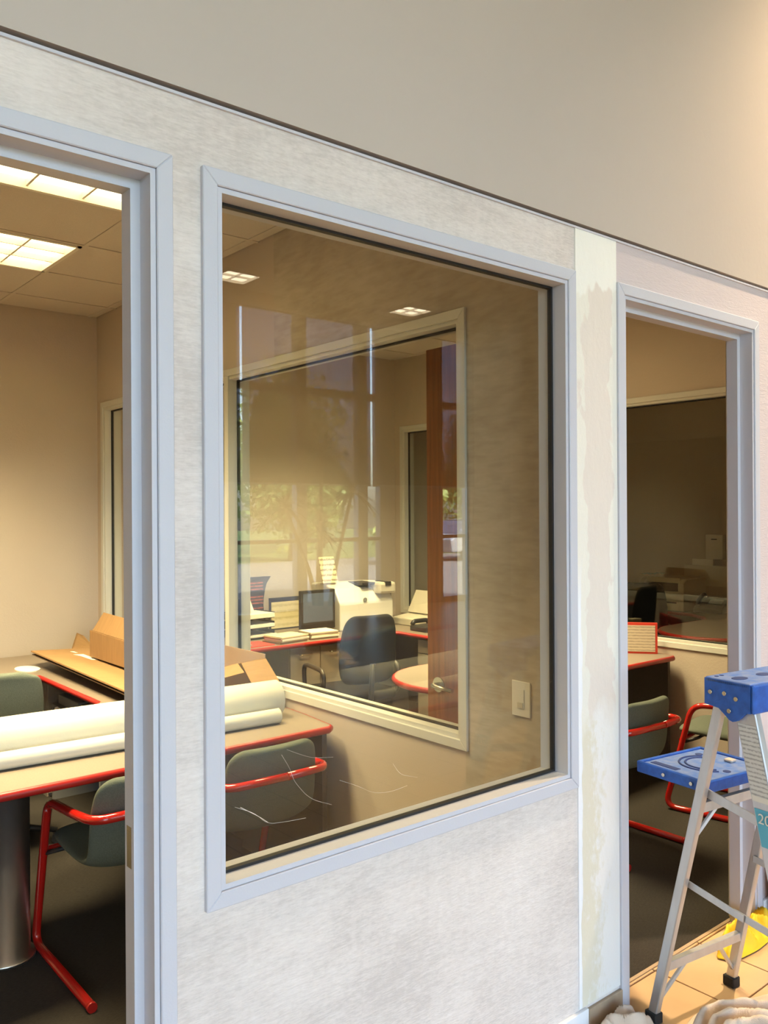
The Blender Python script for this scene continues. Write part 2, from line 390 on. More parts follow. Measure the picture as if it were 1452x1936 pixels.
def ceiling(x0, x1, gx, gy, lights, nm, shade_right):
    c = stE(nm); 
    o = B('ceiling_backing', M_ceil, x0 - .0, x1, FT, BY, CZ + .08, CZ + .10, c)
    xs = [gx + .612 * k for k in range(-6, 7)]; ys = [gy + .612 * k for k in range(-6, 8)]
    xs = [x0] + [x for x in xs if x0 + .02 < x < x1 - .02] + [x1]; ys = [FT] + [y for y in ys if FT + .02 < y < BY - .02] + [BY]
    for i, (xa, xb) in enumerate(zip(xs, xs[1:])):
        for ya, yb in zip(ys, ys[1:]):
            cx, cy = (xa + xb) / 2, (ya + yb) / 2
            if any(l[0] < cx < l[1] and l[2] < cy < l[3] for l in lights): continue
            B('ceiling_tile', M_ceil, xa + .006, xb - .006, ya + .006, yb - .006, CZ + .004, CZ + .02, c)
    for x in xs[1:-1]:
        for ya, yb in zip(ys, ys[1:]):
            if any(l[0] + .02 < x < l[1] - .02 and l[2] < (ya + yb) / 2 < l[3] for l in lights): continue
            B('ceiling_grid_bar', M_grid, x - .011, x + .011, ya, yb, CZ, CZ + .005, c)
    for y in ys[1:-1]: B('ceiling_grid_bar', M_grid, x0, x1, y - .011, y + .011, CZ - .0005, CZ + .0045, c)
    return c
def troffer(x0, x1, y0, y1, z, label, m=M_lamp, group=None, energy=0, nx=4, ny=2, lit=True):
    t = thing('ceiling_light', label, 'ceiling light', ((x0 + x1) / 2, (y0 + y1) / 2, z), 0, group)
    w, d = (x1 - x0) / 2 - .012, (y1 - y0) / 2 - .012
    bm = bmesh.new()
    box(bm, -w, w, -d, -d + .022, -.006, .05); box(bm, -w, w, d - .022, d, -.006, .05); box(bm, -w, -w + .022, -d, d, -.006, .05); box(bm, w - .022, w, -d, d, -.006, .05)
    obj('frame', bm, M_louver, t)
    B('diffuser', m, -w + .02, w - .02, -d + .02, d - .02, .035, .045, t)
    bm = bmesh.new()
    for k in range(1, ny + 1):
        y = -d + 2 * d * k / (ny + 1); box(bm, -w + .02, w - .02, y - .005, y + .005, .004, .034)
    for k in range(1, nx + 1):
        x = -w + 2 * w * k / (nx + 1); box(bm, x - .005, x + .005, -d + .02, d - .02, .006, .033)
    obj('louver', bm, M_louver, t)
    if energy:   # the lamp's own light, thrown mostly downwards by its louvers
        l = bpy.data.lights.new('lamp_light', 'AREA'); l.shape = 'RECTANGLE'; l.size = 2 * w - .06; l.size_y = 2 * d - .06
        l.energy = energy; l.color = (1, .81, .44); l.spread = radians(102)
        q = bpy.data.objects.new('lamp_light', l); COL.objects.link(q); q.parent = t; q.location = (0, 0, .0)
    return t
la = [(.43, 1.65, 1.463, 2.075), (.43, 1.65, 2.687, 3.30)]
ceiling(LX, PX + .004, 1.65, 2.075, la, 'ceiling_office', 0)
lb = [(.43 + 2.776, 1.65 + 2.776, 1.463, 2.075), (.43 + 2.776, 1.65 + 2.776, 2.687, 3.30)]
ceiling(PX + PT, P2X + .004, 4.426, 2.075, lb, 'ceiling_office', 0)
st(B('ceiling_office', M_ceil, P2X + PT + .004, P3X, FT, BY, CZ, CZ + .02))
troffer(*la[0], CZ, 'bright ceiling light nearest the left doorway, cut off by the door head', energy=44)
troffer(*la[1], CZ, 'louvered ceiling light further back in the left office', energy=44)
troffer(*lb[0], CZ, 'ceiling light of the middle office above its desk, near the front wall', energy=44)
troffer(*lb[1], CZ, 'ceiling light of the middle office, nearer its back wall', energy=44)

# floors
st(B('floor_office', M_carpet, -6, 10, .105, BY, -.02, 0))
fl = st(B('floor_lobby', M_grout, -6, 13, SFY, .105, -.03, -.007))
tx0, ty0, ts = 2.78 - .31 * 2, -.225 - .31 * 2, .31
me_t = None
g = G('floor_tile_far')     # beyond the single tiles, joints come from the material
br = g.N.new('ShaderNodeTexBrick'); br.offset = 0; br.inputs['Scale'].default_value = 1; br.inputs['Brick Width'].default_value = ts; br.inputs['Row Height'].default_value = ts
br.inputs['Mortar Size'].default_value = .004; br.inputs['Color1'].default_value = (.58, .40, .235, 1); br.inputs['Color2'].default_value = (.53, .36, .21, 1); br.inputs['Mortar'].default_value = (.12, .075, .05, 1)
g.L.new(g.pos, br.inputs[0]); g.L.new(br.outputs[0], g.p.inputs['Base Color']); g.p.inputs['Roughness'].default_value = .32
M_tfar = g.m
TX1, TY1 = tx0 + 7 * ts, ty0 + 3 * ts
for nm, q in (('far', (-6, 13, SFY, ty0)), ('left', (-6, tx0, ty0, .105)), ('right', (TX1, 13, ty0, .105))):
    B('tile_field', M_tfar, q[0], q[1], q[2], q[3], -.008, 0, fl)
for i in range(7):
    for j in range(4):
        ya, yb = ty0 + j * ts, min(ty0 + (j + 1) * ts, .1)
        if j == 3: yb = .100
        if yb - ya < .01: continue
        if me_t is None or j == 3:
            bm = bmesh.new(); box(bm, .003, ts - .003, .003, yb - ya - .003, -.008, 0); bmesh.ops.bevel(bm, geom=list(bm.edges), offset=.0015, segments=1, affect='EDGES')
            m2 = bpy.data.meshes.new('floor_tile'); bmesh.ops.recalc_face_normals(bm, faces=list(bm.faces)); bm.to_mesh(m2); bm.free(); m2.materials.append(M_tile)
            if j != 3: me_t = m2
            use = m2
        else: use = me_t
        o = bpy.data.objects.new('floor_tile', use); COL.objects.link(o); o.location = (tx0 + i * ts, ya, random.uniform(-.0006, .0006)); o.parent = fl
B('threshold_strip', M_tilebase, d2[0], d2[1], .098, .112, -.006, .002, fl)

# ------------------------------------------------------------------ frames
def frame_rect(root, x0, x1, z0, z1, m, door=False, sgn=1):
    """opening x0..x1, z0..z1 in the front wall: casing, reveal body"""
    ci, co = .013, .050
    for k, nm in ((0, 'casing'), (1, 'casing')):
        yf = (-.004, .010) if k == 0 else (FT - .002, FT + .012)
        for side in ('l', 'r', 't', 'b'):
            if side == 'b' and door: continue
            bm = bmesh.new()
            O = [(x0 - co, z0 - co), (x1 + co, z0 - co), (x1 + co, z1 + co), (x0 - co, z1 + co)]
            I = [(x0 - ci, z0 - ci), (x1 + ci, z0 - ci), (x1 + ci, z1 + ci), (x0 - ci, z1 + ci)]
            if door: O[0], O[1], I[0], I[1] = (O[0][0], 0), (O[1][0], 0), (I[0][0], 0), (I[1][0], 0)
            i, j = dict(b=(0, 1), r=(1, 2), t=(2, 3), l=(3, 0))[side]      # mitred corners
            prism_dir(bm, [(q[0], yf[0], q[1]) for q in (O[i], O[j], I[j], I[i])], (0, yf[1] - yf[0], 0))
            obj('casing', bm, m if k == 0 else M_frame2, root, bevel=.002, seg=1)
    def body(nm, y0, y1, ins, th, mm):
        bm = bmesh.new(); zb = 0 if door else z0 + ins - th
        box(bm, x0 + ins - th, x0 + ins, y0, y1, zb, z1 - ins + th); box(bm, x1 - ins, x1 - ins + th, y0, y1, zb, z1 - ins + th)
        box(bm, x0 + ins, x1 - ins, y0, y1, z1 - ins, z1 - ins + th)
        if not door: box(bm, x0 + ins, x1 - ins, y0, y1, z0 + ins - th, z0 + ins)
        return obj(nm, bm, mm, root)
    body('jamb', .002, FT, 0, .012, m)
    # narrow dark groove between casing and jamb strip
    body('groove', .0065, .02, -.0119, .0015, M_reveal)
    return body
def glass_y(root, x0, x1, z0, z1, y):
    bm = bmesh.new()
    for q in ((x0, x0 + .007, z0, z1), (x1 - .007, x1, z0, z1)): box(bm, q[0], q[1], y - .008, y + .008, q[2], q[3])
    for q in ((z0, z0 + .007), (z1 - .007, z1)): box(bm, x0 + .007, x1 - .007, y - .008, y + .008, q[0], q[1])
    obj('gasket', bm, M_gasket, root)
    return B('pane', M_glass, x0 + .002, x1 - .002, y - .003, y + .003, z0 + .002, z1 - .002, root)
D1 = stE('door_1'); body = frame_rect(D1, d1[0], d1[1], 0, d1[3], M_frame, True); body('stop', .054, .100, .022, .022, M_frame)
B('strike_plate', M_nickel, .7575, .7585, .066, .09, .93, 1.02, D1)
D2 = stE('door_2'); body = frame_rect(D2, d2[0], d2[1], 0, d2[3], M_frame, True); body('stop', .054, .100, .022, .022, M_frame)
B('strike_plate', M_nickel, 3.345, 3.351, .066, .095, .90, .985, D2)
W1 = stE('window_1'); frame_rect(W1, w1[0], w1[1], w1[2], w1[3], M_frame); pane = glass_y(W1, w1[0], w1[1], w1[2], w1[3], .0605)
# loose clear film threads stuck on the pane
def streak(pts, r=.0016):
    bm = bmesh.new(); P = [Vector((x, .0545, z)) for x, z in pts]; sweep(bm, fillet(P, .04, 6), r * .62, 5)
    return obj('film_thread', bm, M_white, W1)
streak([(1.135, 1.11), (1.16, 1.07), (1.17, 1.04), (1.215, .985), (1.285, .955)], .0005)
streak([(1.005, 1.012), (1.06, .985), (1.092, .952), (1.14, .945), (1.205, .94)], .0006)
streak([(1.02, 1.008), (1.07, .975), (1.095, .955)], .0011)
streak([(1.49, 1.02), (1.515, .985), (1.578, .965)], .0005)
streak([(1.31, 1.012), (1.37, .985), (1.42, .955), (1.48, .945), (1.54, .95)], .0004)
streak([(1.15, 1.12), (1.18, 1.105), (1.225, 1.085), (1.29, 1.075)], .0004)

def partition_window(x, nm):
    """two-pane window in the partition whose left face is at x"""
    w = stE(nm); y0, ym, y1, z0, z1 = PW['y0'], PW['ym'], PW['y1'], PW['z0'], PW['z1']; c = .037
    for xf in ((x - .006, x + .006), (x + PT + .002, x + PT + .014)):
        O = [(y0, z0), (y1, z0), (y1, z1), (y0, z1)]; I = [(y0 + c, z0 + c), (y1 - c, z0 + c), (y1 - c, z1 - c), (y0 + c, z1 - c)]
        for i in range(4):
            j = (i + 1) % 4; bm = bmesh.new(); prism_dir(bm, [(xf[0], q[0], q[1]) for q in (O[i], O[j], I[j], I[i])], (xf[1] - xf[0], 0, 0)); obj('casing', bm, M_frame2, w, bevel=.0015, seg=1)
        bm = bmesh.new(); box(bm, xf[0], xf[1], ym - .024, ym + .018, z0 + c, z1 - c); obj('casing', bm, M_frame2, w, bevel=.0015, seg=1)
    s = c + .017
    bm = bmesh.new(); xa, xb = x + .004, x + PT + .004
    for q in ((y0 + c - .01, y0 + s, z0 + c - .01, z1 - c + .01), (y1 - s, y1 - c + .01, z0 + c - .01, z1 - c + .01), (y0 + s, y1 - s, z1 - s, z1 - c + .01), (y0 + s, y1 - s, z0 + c - .01, z0 + s)):
        box(bm, xa, xb, *q)
    obj('jamb', bm, M_frame2, w)
    B('mullion', M_frame2, xa, xb, ym - .024, ym + .018, z0 + s, z1 - s, w)
    for ya, yb in ((y0 + s, ym - .024), (ym + .018, y1 - s)):
        xg = x + PT / 2; za, zb = z0 + s, z1 - s
        bm = bmesh.new()
        for q in ((ya, ya + .008, za, zb), (yb - .008, yb, za, zb), (ya + .008, yb - .008, za, za + .008), (ya + .008, yb - .008, zb - .008, zb)): box(bm, xg - .008, xg + .008, *q)
        obj('gasket', bm, M_gasket, w)
        B('pane', M_glass, xg - .003, xg + .003, ya + .002, yb - .002, za + .002, zb - .002, w)
partition_window(PX, 'window_2'); partition_window(P2X, 'window_3')

# light switch on the partition
t = thing('light_switch', 'white rocker light switch on the papered partition near its inner window', 'light switch', (PX + .004, .319, 1.032))
B('wall_plate', M_white, -.006, 0, -.042, .042, -.0625, .0625, t, bevel=.002)
B('rocker', M_white, -.0085, -.006, -.017, .017, -.034, .034, t, bevel=.001); B('toggle', M_cream, -.011, -.0085, -.012, .012, -.030, -.012, t)

# open wooden door leaf of the middle office
t = thing('wooden_door', 'reddish brown veneered door with a lever handle, open inside the middle office', 'door', (2.625, .12, 0))
B('door_leaf', M_wood, -.022, .022, 0, 1.00, .012, 2.425, t, bevel=.002)
for s in (-1, 1):
    bm = bmesh.new(); cyl(bm, (s * .022, .925, .935), (s * .031, .925, .935), .033, 24); cyl(bm, (s * .031, .925, .935), (s * .065, .925, .935), .011, 12)
    sweep(bm, fillet([(s * .062, .925, .935), (s * .066, .91, .935), (s * .066, .80, .930)], .01), .0095, 10)
    obj('lever_handle', bm, M_nickel, t)
for z in (.25, 1.2, 2.2): B('hinge', M_nickel, -.026, .0, -.006, .004, z, z + .1, t)

# ------------------------------------------------------------------ desks
DZ = .75
def arc(cx, cy, r, a0, a1, n=12): return [(cx + r * cos(a0 + (a1 - a0) * k / n), cy + r * sin(a0 + (a1 - a0) * k / n)) for k in range(n + 1)]
def desk(Wx, label, left_clear=2.64):
    t = thing('office_desk', label, 'desk', (Wx, 0, 0))
    r = .42; cx = -1.98 + r; cy = 1.372 + r
    inner_l = -left_clear
    path = [(-.024, 1.80), (-.034, 1.62), (-.062, 1.385)] + [(-.08, 1.372)] + arc(cx, cy, r, -pi / 2, -3 * pi / 2, 18) + [(-.95, 2.212), (-.80, 2.32), (-.655, 2.53), (-.655, 3.46), (inner_l, 3.46)]
    bm = bmesh.new(); prism(bm, path + [(inner_l, 4.245), (-.004, 4.245)], DZ - .032, DZ); obj('worktop', bm, M_lam, t)
    P3 = [(x, y, DZ - .016) for x, y in path[:-1]] + [(inner_l, 3.46, DZ - .016)]
    bm = bmesh.new(); sweep(bm, P3, .0168, 10); obj('red_edge', bm, M_red, t)
    bm = bmesh.new(); lathe(bm, [(.108, 0), (.108, .012), (.088, .014), (.088, DZ - .032)], cx + .222, cy - .04, 28); obj('support_column', bm, M_chrome, t)
    B('end_panel', M_panel, -.095, -.070, 1.40, 2.10, 0, DZ - .032, t)
    B('back_panel', M_panel, -.07, -.045, 2.10, 3.3, 0.02, DZ - .032, t)
    return t
deskA = desk(PX, 'taupe desk with red edge in the left office, carrying the white rolls and cartons')
deskB = desk(P2X, 'taupe desk with red edge and papers in the middle office')
deskC = desk(P3X, 'taupe desk with red edge in the unlit right office behind the glass')

def cabinet(x0, x1, y0, y1, h, label, rows, hmat=M_nickel, face='-y', cols=2):
    t = thing('cabinet', label, 'cabinet', ((x0 + x1) / 2, (y0 + y1) / 2, 0)); w, d = (x1 - x0) / 2, (y1 - y0) / 2
    B('body', M_cab, -w, w, -d + .02, d, .0, h, t)
    for i in range(cols):
        xa, xb = -w + 2 * w * i / cols + .004, -w + 2 * w * (i + 1) / cols - .004; zs = rows
        for z0, z1 in zip(zs, zs[1:]):
            dr = B('door' if len(rows) == 2 else 'drawer', M_cab, xa, xb, -d, -d + .019, z0 + .004, z1 - .004, t, bevel=.002)
            bm = bmesh.new(); xm = (xa + xb) / 2; zz = z1 - .055
            sweep(bm, fillet([(xm - .05, -d, zz), (xm - .05, -d - .025, zz), (xm + .05, -d - .025, zz), (xm + .05, -d, zz)], .008, 3), .005, 8); obj('handle', bm, hmat, dr)
    return t
cabinet(3.44, 3.98, 3.50, 4.2, DZ - .034, 'beige base cabinet with two doors under the counter in the middle office', [.02, DZ - .04])
t = cabinet(-.32, .32, -.275, .275, DZ - .034, 'beige drawer pedestal under the return of the middle office desk', [.02, .36, .60, DZ - .04], cols=1)
t.location = (4.735, 2.93, 0); t.rotation_euler = (0, 0, -pi / 2)
cabinet(1.72, 2.24, 3.52, 4.2, DZ - .034, 'beige cabinet under the corner of the left office desk', [.02, DZ - .04])
B0 = thing('binder_shelf', 'grey low shelf under the left office desk', 'shelf', (1.98, 3.1, 0))
B('shelf_board', M_grey, -.25, .22, -.38, .38, .55, .57, B0)
for y in (-.37, .36): B('side_panel', M_grey, -.25, .22, y, y + .015, 0, .55, B0)
for k, lab in enumerate(('grey binder lying at the back of the shelf under the left desk', 'grey binder lying at the front of the shelf under the left desk')):
    tag(B('binder', M_grey, -.14, .14, -.16, .16, 0, .055, None, bevel=.004), lab, 'binder', loc=(1.90, 3.29 - .36 * k, .571))

# ------------------------------------------------------------------ red-tube chairs
def shell_mesh(prof, half, thick, curve):
    """fabric shell: profile (y,z,halfwidth,dish) swept across x"""
    bm = bmesh.new(); n = 10; F = []; Bk = []
    for i, (y, z, hw, dish) in enumerate(prof):
        a = prof[max(i - 1, 0)]; b = prof[min(i + 1, len(prof) - 1)]
        ty, tz = b[0] - a[0], b[1] - a[1]; l = math.hypot(ty, tz); ny, nz = -tz / l, ty / l   # outward (rear / under)
        rf, rb = [], []
        for k in range(n + 1):
            u = -1 + 2 * k / n; uu = u * abs(u) ** .0
            s = abs(u) ** 4
            x = hw * u; off = dish * (u * u)
            th = thick * (1 - .55 * abs(u) ** 6)
            yy, zz = y - ny * off * (1), z - nz * off
            rf.append(bm.verts.new((x, yy - ny * th / 2, zz - nz * th / 2))); rb.append(bm.verts.new((x, yy + ny * th / 2, zz + nz * th / 2)))
        F.append(rf); Bk.append(rb)
    m = len(prof)
    for i in range(m - 1):
        for k in range(n):
            bm.faces.new([F[i][k], F[i][k + 1], F[i + 1][k + 1], F[i + 1][k]]); bm.faces.new([Bk[i][k], Bk[i + 1][k], Bk[i + 1][k + 1], Bk[i][k + 1]])
        bm.faces.new([F[i][0], F[i + 1][0], Bk[i + 1][0], Bk[i][0]]); bm.faces.new([F[i][n], Bk[i][n], Bk[i + 1][n], F[i + 1][n]])
    for k in range(n):
        bm.faces.new([F[0][k], Bk[0][k], Bk[0][k + 1], F[0][k + 1]]); bm.faces.new([F[-1][k], F[-1][k + 1], Bk[-1][k + 1], Bk[-1][k]])
    return bm
def guest_chair(loc, rz, label, group):
    t = thing('guest_chair', label, 'chair', loc, rz, group)
    prof_s = [(.24, .440, .19, .0), (.20, .455, .21, .0), (.10, .450, .222, .006), (-.02, .440, .225, .012), (-.13, .432, .225, .018)]
    prof_b = [(-.205, .395, .16, .01), (-.225, .42, .20, .02), (-.24, .48, .215, .035), (-.25, .56, .222, .045), (-.257, .64, .22, .045), (-.262, .71, .212, .04), (-.264, .745, .195, .035), (-.265, .768, .14, .02)]
    prof = [(.24, .435, .16, 0), (.232, .45, .20, 0), (.15, .45, .222, .004), (.02, .438, .226, .01), (-.10, .428, .226, .02), (-.18, .432, .225, .03), (-.228, .47, .224, .04), (-.248, .54, .224, .045), (-.257, .63, .222, .045), (-.263, .70, .214, .04), (-.266, .742, .196, .03), (-.267, .765, .150, .02)]
    o = obj('upholstered_shell', shell_mesh(prof, .22, .048, 0), M_fab, t, smooth=True, mod='subsurf')
    R = .0165
    for s in (-1, 1):
        x = s * .25
        pts = [(x, -.29, R), (x * 1.0, .29, R), (x, .135, .61), (x, -.17, .635), (x * .93, -.285, .64), (0, -.335, .655)]
        pp = fillet(pts, .07, 7)
        bm = bmesh.new(); sweep(bm, pp, R, 12); obj('tube_frame', bm, M_tube, t)
        bm = bmesh.new(); cyl(bm, (x, -.305, R), (x, -.288, R), R * 1.08, 12); obj('end_cap', bm, M_red, t)
    bm = bmesh.new(); sweep(bm, [(-.25, .20, .405), (.25, .20, .405)], .011, 10); obj('cross_bar', bm, M_tube, t)
    bm = bmesh.new(); sweep(bm, [(-.25, .195, .39), (-.20, .12, .42), (.20, .12, .42), (.25, .195, .39)], .009, 8); obj('seat_bracket', bm, M_black, t)
    return t
gc = guest_chair((1.34, 1.475, 0), 0, 'green chair with red tube frame seen through the left doorway beside the steel column', 'green guest chairs with red tube frames')
dup(gc, (1.862, 1.475, 0), 0, 'green chair with red tube frame seen through the front window, at the desk corner')
dup(gc, (3.70, .955, 0), 0, 'green chair with red tube frame seen through the right doorway, left of its pair')
dup(gc, (4.64, .77, 0), radians(9), 'green chair with red looped arms behind the step ladder, against the far partition')

def task_chair(loc, rz, label, fab, name='office_chair', hz=.98, w=.24, arms=True):
    t = thing(name, label, 'office chair', loc, rz)
    bm = bmesh.new()
    for k in range(5):
        a = 2 * pi * k / 5; sweep(bm, [(0, 0, .10), (.15 * cos(a), .15 * sin(a), .095), (.29 * cos(a), .29 * sin(a), .065)], .02, 8, r1=.013)
    obj('star_base', bm, M_black, t)
    for k in range(5):
        a = 2 * pi * k / 5; bm = bmesh.new(); px, py = .29 * cos(a), .29 * sin(a)
        cyl(bm, (px - .02 * sin(a), py + .02 * cos(a), .027), (px + .02 * sin(a), py - .02 * cos(a), .027), .027, 12); obj('caster', bm, M_black, t)
    bm = bmesh.new(); lathe(bm, [(.028, .09), (.028, .28), (.018, .285), (.018, .43)], n=14); obj('gas_column', bm, M_black, t)
    bm = bmesh.new(); box(bm, -.24, .24, -.22, .25, .43, .50); obj('seat', bm, fab, t, bevel=.03, seg=3, smooth=True)
    prof = [(-.235, .56, w * .75, .02), (-.25, .60, w * .95, .03), (-.265, .70, w, .04), (-.275, .80, w, .04), (-.285, .90, w * .96, .035), (-.29, hz - .03, w * .85, .025), (-.292, hz, w * .6, .015)]
    obj('backrest', shell_mesh(prof, w, .05, 0), fab, t, smooth=True, mod='subsurf')
    bm = bmesh.new(); sweep(bm, fillet([(0, -.1, .42), (0, -.27, .43), (0, -.29, .7)], .05), .018, 8); obj('back_bar', bm, M_black, t)
    if arms:
        for s in (-1, 1):
            bm = bmesh.new(); x = s * .29
            sweep(bm, fillet([(s * .22, -.10, .44), (x, -.14, .46), (x, -.16, .655), (x, .14, .67), (x, .12, .47), (s * .22, .06, .44)], .07, 6), .016, 8); obj('armrest', bm, M_black, t)
    return t
task_chair((1.25, 2.88, 0), radians(-20), 'green office chair with black arms behind the left office desk', M_fab, hz=.94)
task_chair((3.58, 2.96, 0), radians(-8), 'black office chair behind the middle office desk', M_blackf, hz=1.02, w=.22)
task_chair((6.62, 2.72, 0), radians(-50), 'black office chair in the unlit right office', M_blackf, hz=1.08)

# ------------------------------------------------------------------ things on the left desk
def roll(p0, p1, r, label, core=.35):
    L = (Vector(p1) - Vector(p0)).length; ang = math.atan2(p1[1] - p0[1], p1[0] - p0[0])
    t = thing('wallcovering_roll', label, 'roll', ((p0[0] + p1[0]) / 2, (p0[1] + p1[1]) / 2, DZ), ang)
    bm = bmesh.new(); n = 32; pr = []
    h = L / 2
    for x, rr in ((h - .02, r * core), (h - .001, r * core), (h, r * core + .002), (h, r - .004), (h - .003, r), (-h + .003, r), (-h, r - .004), (-h, r * core + .002), (-h + .02, r * core)): pr.append((x, rr))
    rings = [[bm.verts.new((x, rr * cos(2 * pi * k / n), r + .0005 + rr * sin(2 * pi * k / n))) for k in range(n)] for x, rr in pr]
    for A, Bb in zip(rings, rings[1:]):
        for k in range(n):
            f = bm.faces.new([A[k], A[(k + 1) % n], Bb[(k + 1) % n], Bb[k]]); f.smooth = True
    bm.faces.new(rings[0]); bm.faces.new(rings[-1][::-1]); obj('rolled_sheet', bm, M_rollp, t)
    bm = bmesh.new(); sweep(bm, [(-h, 0, r * 2 + .0008), (h, 0, r * 2 + .0008)], .0008, 4); obj('sheet_edge', bm, M_paper2, t)
    return t
roll((.70, 1.655, 0), (2.10, 1.565, 0), .033, 'thin white roll lying along the front of the left desk')
roll((.66, 1.787, 0), (2.17, 1.692, 0), .083, 'thick white roll lying behind the thin one on the left desk')

t = thing('flattened_carton', 'flattened brown cardboard carton lying tilted on the left desk', 'cardboard', (0, 0, 0))
def slab4(name, p, th, m, parent):
    bm = bmesh.new(); P = [Vector(q) for q in p]; nrm = (P[1] - P[0]).cross(P[3] - P[0]).normalized()
    hexa(bm, [q for q in P] + [q + nrm * th for q in P]); return obj(name, bm, m, parent)
slab4('lower_sheet', [(1.70, 2.20, .805), (2.24, 2.30, .755), (2.24, 4.02, .757), (1.72, 3.80, .820)], .006, M_cardedge, t)
slab4('upper_sheet', [(1.695, 2.19, .822), (2.25, 2.29, .772), (2.25, 4.03, .776), (1.715, 3.81, .838)], .008, M_card, t)
slab4('shipping_label', [(1.83, 3.40, .823), (1.99, 3.42, .808), (1.99, 3.66, .811), (1.83, 3.64, .827)], .0015, M_paper2, t)
slab4('shipping_label', [(1.86, 3.72, .824), (1.98, 3.73, .812), (1.98, 3.80, .813), (1.86, 3.79, .825)], .0015, M_paper2, t)
slab4('torn_flap', [(2.02, 3.96, .80), (2.2, 4.03, .785), (2.16, 4.12, .86), (2.10, 4.08, .89)], .005, M_card, t)
bm = bmesh.new(); prism(bm, arc(0, 0, .11, 0, 2 * pi * .96, 22), 0, .006)
for v in bm.verts: v.co.x *= .62
tag(obj('paper_plate', bm, M_paper2), 'small pale oval card lying on the left desk beside the flattened carton', 'card', loc=(1.66, 3.70, DZ))
t = thing('open_carton', 'long open brown carton with raised flaps by the inner window', 'box', (0, 0, 0))
cx0, cx1, cy0, cy1, cz = 1.975, 2.275, 1.96, 3.50, .822
slab4('side_wall', [(cx0, cy0, cz), (cx0, cy0, cz + .135), (cx0, cy1, cz + .16), (cx0, cy1, cz)], .005, M_card, t)
slab4('side_wall', [(cx1, cy0, cz), (cx1, cy0, cz + .17), (cx1, cy1, cz + .16), (cx1, cy1, cz)], .005, M_cardin, t)
slab4('bottom', [(cx0, cy0, cz), (cx1, cy0, cz), (cx1, cy1, cz), (cx0, cy1, cz)], .005, M_cardin, t)
slab4('end_wall', [(cx0, cy0, cz), (cx1, cy0, cz), (cx1, cy0, cz + .15), (cx0, cy0, cz + .135)], .005, M_card, t)
slab4('end_wall', [(cx0, cy1, cz), (cx1, cy1, cz), (cx1, cy1, cz + .16), (cx0, cy1, cz + .16)], .005, M_card, t)
slab4('flap', [(cx0 + .005, cy1 - .55, cz + .153), (cx0 + .005, cy1 - .02, cz + .16), (cx0 + .06, cy1 - .06, cz + .27), (cx0 + .06, cy1 - .52, cz + .26)], .005, M_card, t)
slab4('flap', [(cx0 - .01, cy0 - .003, cz + .13), (cx0 + .14, cy0 - .003, cz + .143), (cx0 + .12, cy0 - .10, cz + .115), (cx0 - .0, cy0 - .09, cz + .10)], .005, M_card, t)
slab4('flap', [(cx0 + .16, cy0 - .003, cz + .143), (cx1, cy0 - .003, cz + .15), (cx1 + .0, cy0 - .13, cz + .05), (cx0 + .15, cy0 - .12, cz + .06)], .005, M_card, t)

# ------------------------------------------------------------------ things on the middle counter
def paperstack(x, y, rz, w, d, hs, label, mats, z=DZ):
    t = thing('paper_stack', label, 'papers', (x, y, z), rz)
    zz = 0
    for i, h in enumerate(hs):
        ox, oy = random.uniform(-.012, .012), random.uniform(-.012, .012)
        B('booklet', mats[i % len(mats)], -w / 2 + ox, w / 2 + ox, -d / 2 + oy, d / 2 + oy, zz, zz + h, t); zz += h
    return t
paperstack(3.47, 3.60, radians(8), .26, .20, [.012, .010, .014, .008, .006], 'stack of cream booklets at the front of the counter, left pile', [M_cardin, M_paperc, M_paper2])
paperstack(3.77, 3.60, radians(-6), .24, .19, [.014, .012, .010, .010, .008], 'stack of booklets at the right end of the counter, beside the black chair', [M_cardin, M_paper2, M_paperc])
t = thing('letter_tray', 'dark stacked letter trays full of white paper on the counter', 'letter tray', (3.34, 3.94, DZ), radians(4))
for k in range(3):
    z = .012 + .07 * k
    tr = B('tray', M_black if k else M_grey, -.17, .17, -.125, .125, z, z + .006, t)
    for q in ((-.17, -.166, -.125, .125), (.166, .17, -.125, .125), (-.17, .17, .121, .125)): B('tray_side', M_black, q[0], q[1], q[2], q[3], z + .006, z + .045, tr)
    B('paper_sheets', M_paper2, -.15, .16 + .02 * (k == 0), -.14, .11, z + .007, z + .022 + .008 * k, t)
slab4('propped_sheet', [(-.16, .00, .20), (.06, -.01, .20), (.02, .05, .40), (-.14, .06, .40)], .003, M_paper2, t)
t = thing('brochure_display', 'dark curved brochure display with red pictures standing on the counter', 'display', (3.54, 4.15, DZ), radians(0))
bm = bmesh.new(); pts = []
for k in range(9):
    u = k / 8; pts.append((.13 - .05 * sin(pi * u) + (.02 if k == 8 else 0), .44 * u))
pts = [(-.16, 0)] + [(x, z) for x, z in pts] + [(-.16, .44)]
prism_dir(bm, [(x, 0, z) for x, z in pts], (0, .02, 0)); obj('panel', bm, M_black, t)
for z in (.04, .13, .22, .33): B('picture', M_poster, -.12, .075, -.004, .0, z, z + .075, t)
B('foot', M_black, -.1, .1, -.03, .08, 0, .01, t)
t = thing('framed_certificate', 'cream certificate in a dark frame leaning on the counter', 'framed certificate', (3.85, 4.17, DZ), 0)
B('frame', M_black, -.16, .16, 0, .015, 0, .26, t, bevel=.002); B('paper', M_cert, -.145, .13, -.002, .0, .012, .225, t)
tag(B('red_folder', M_redfold, -.14, .12, -.10, .12, 0, .006), 'bright red folder lying at the counter edge in the middle office', 'folder', loc=(3.19, 3.60, DZ))
bm = bmesh.new(); prism(bm, arc(0, 0, .055, 0, 2 * pi * .95, 18), 0, .008); tag(obj('coaster', bm, M_grey), 'small grey disc lying on the red folder', 'coaster', loc=(3.10, 3.57, DZ + .006))

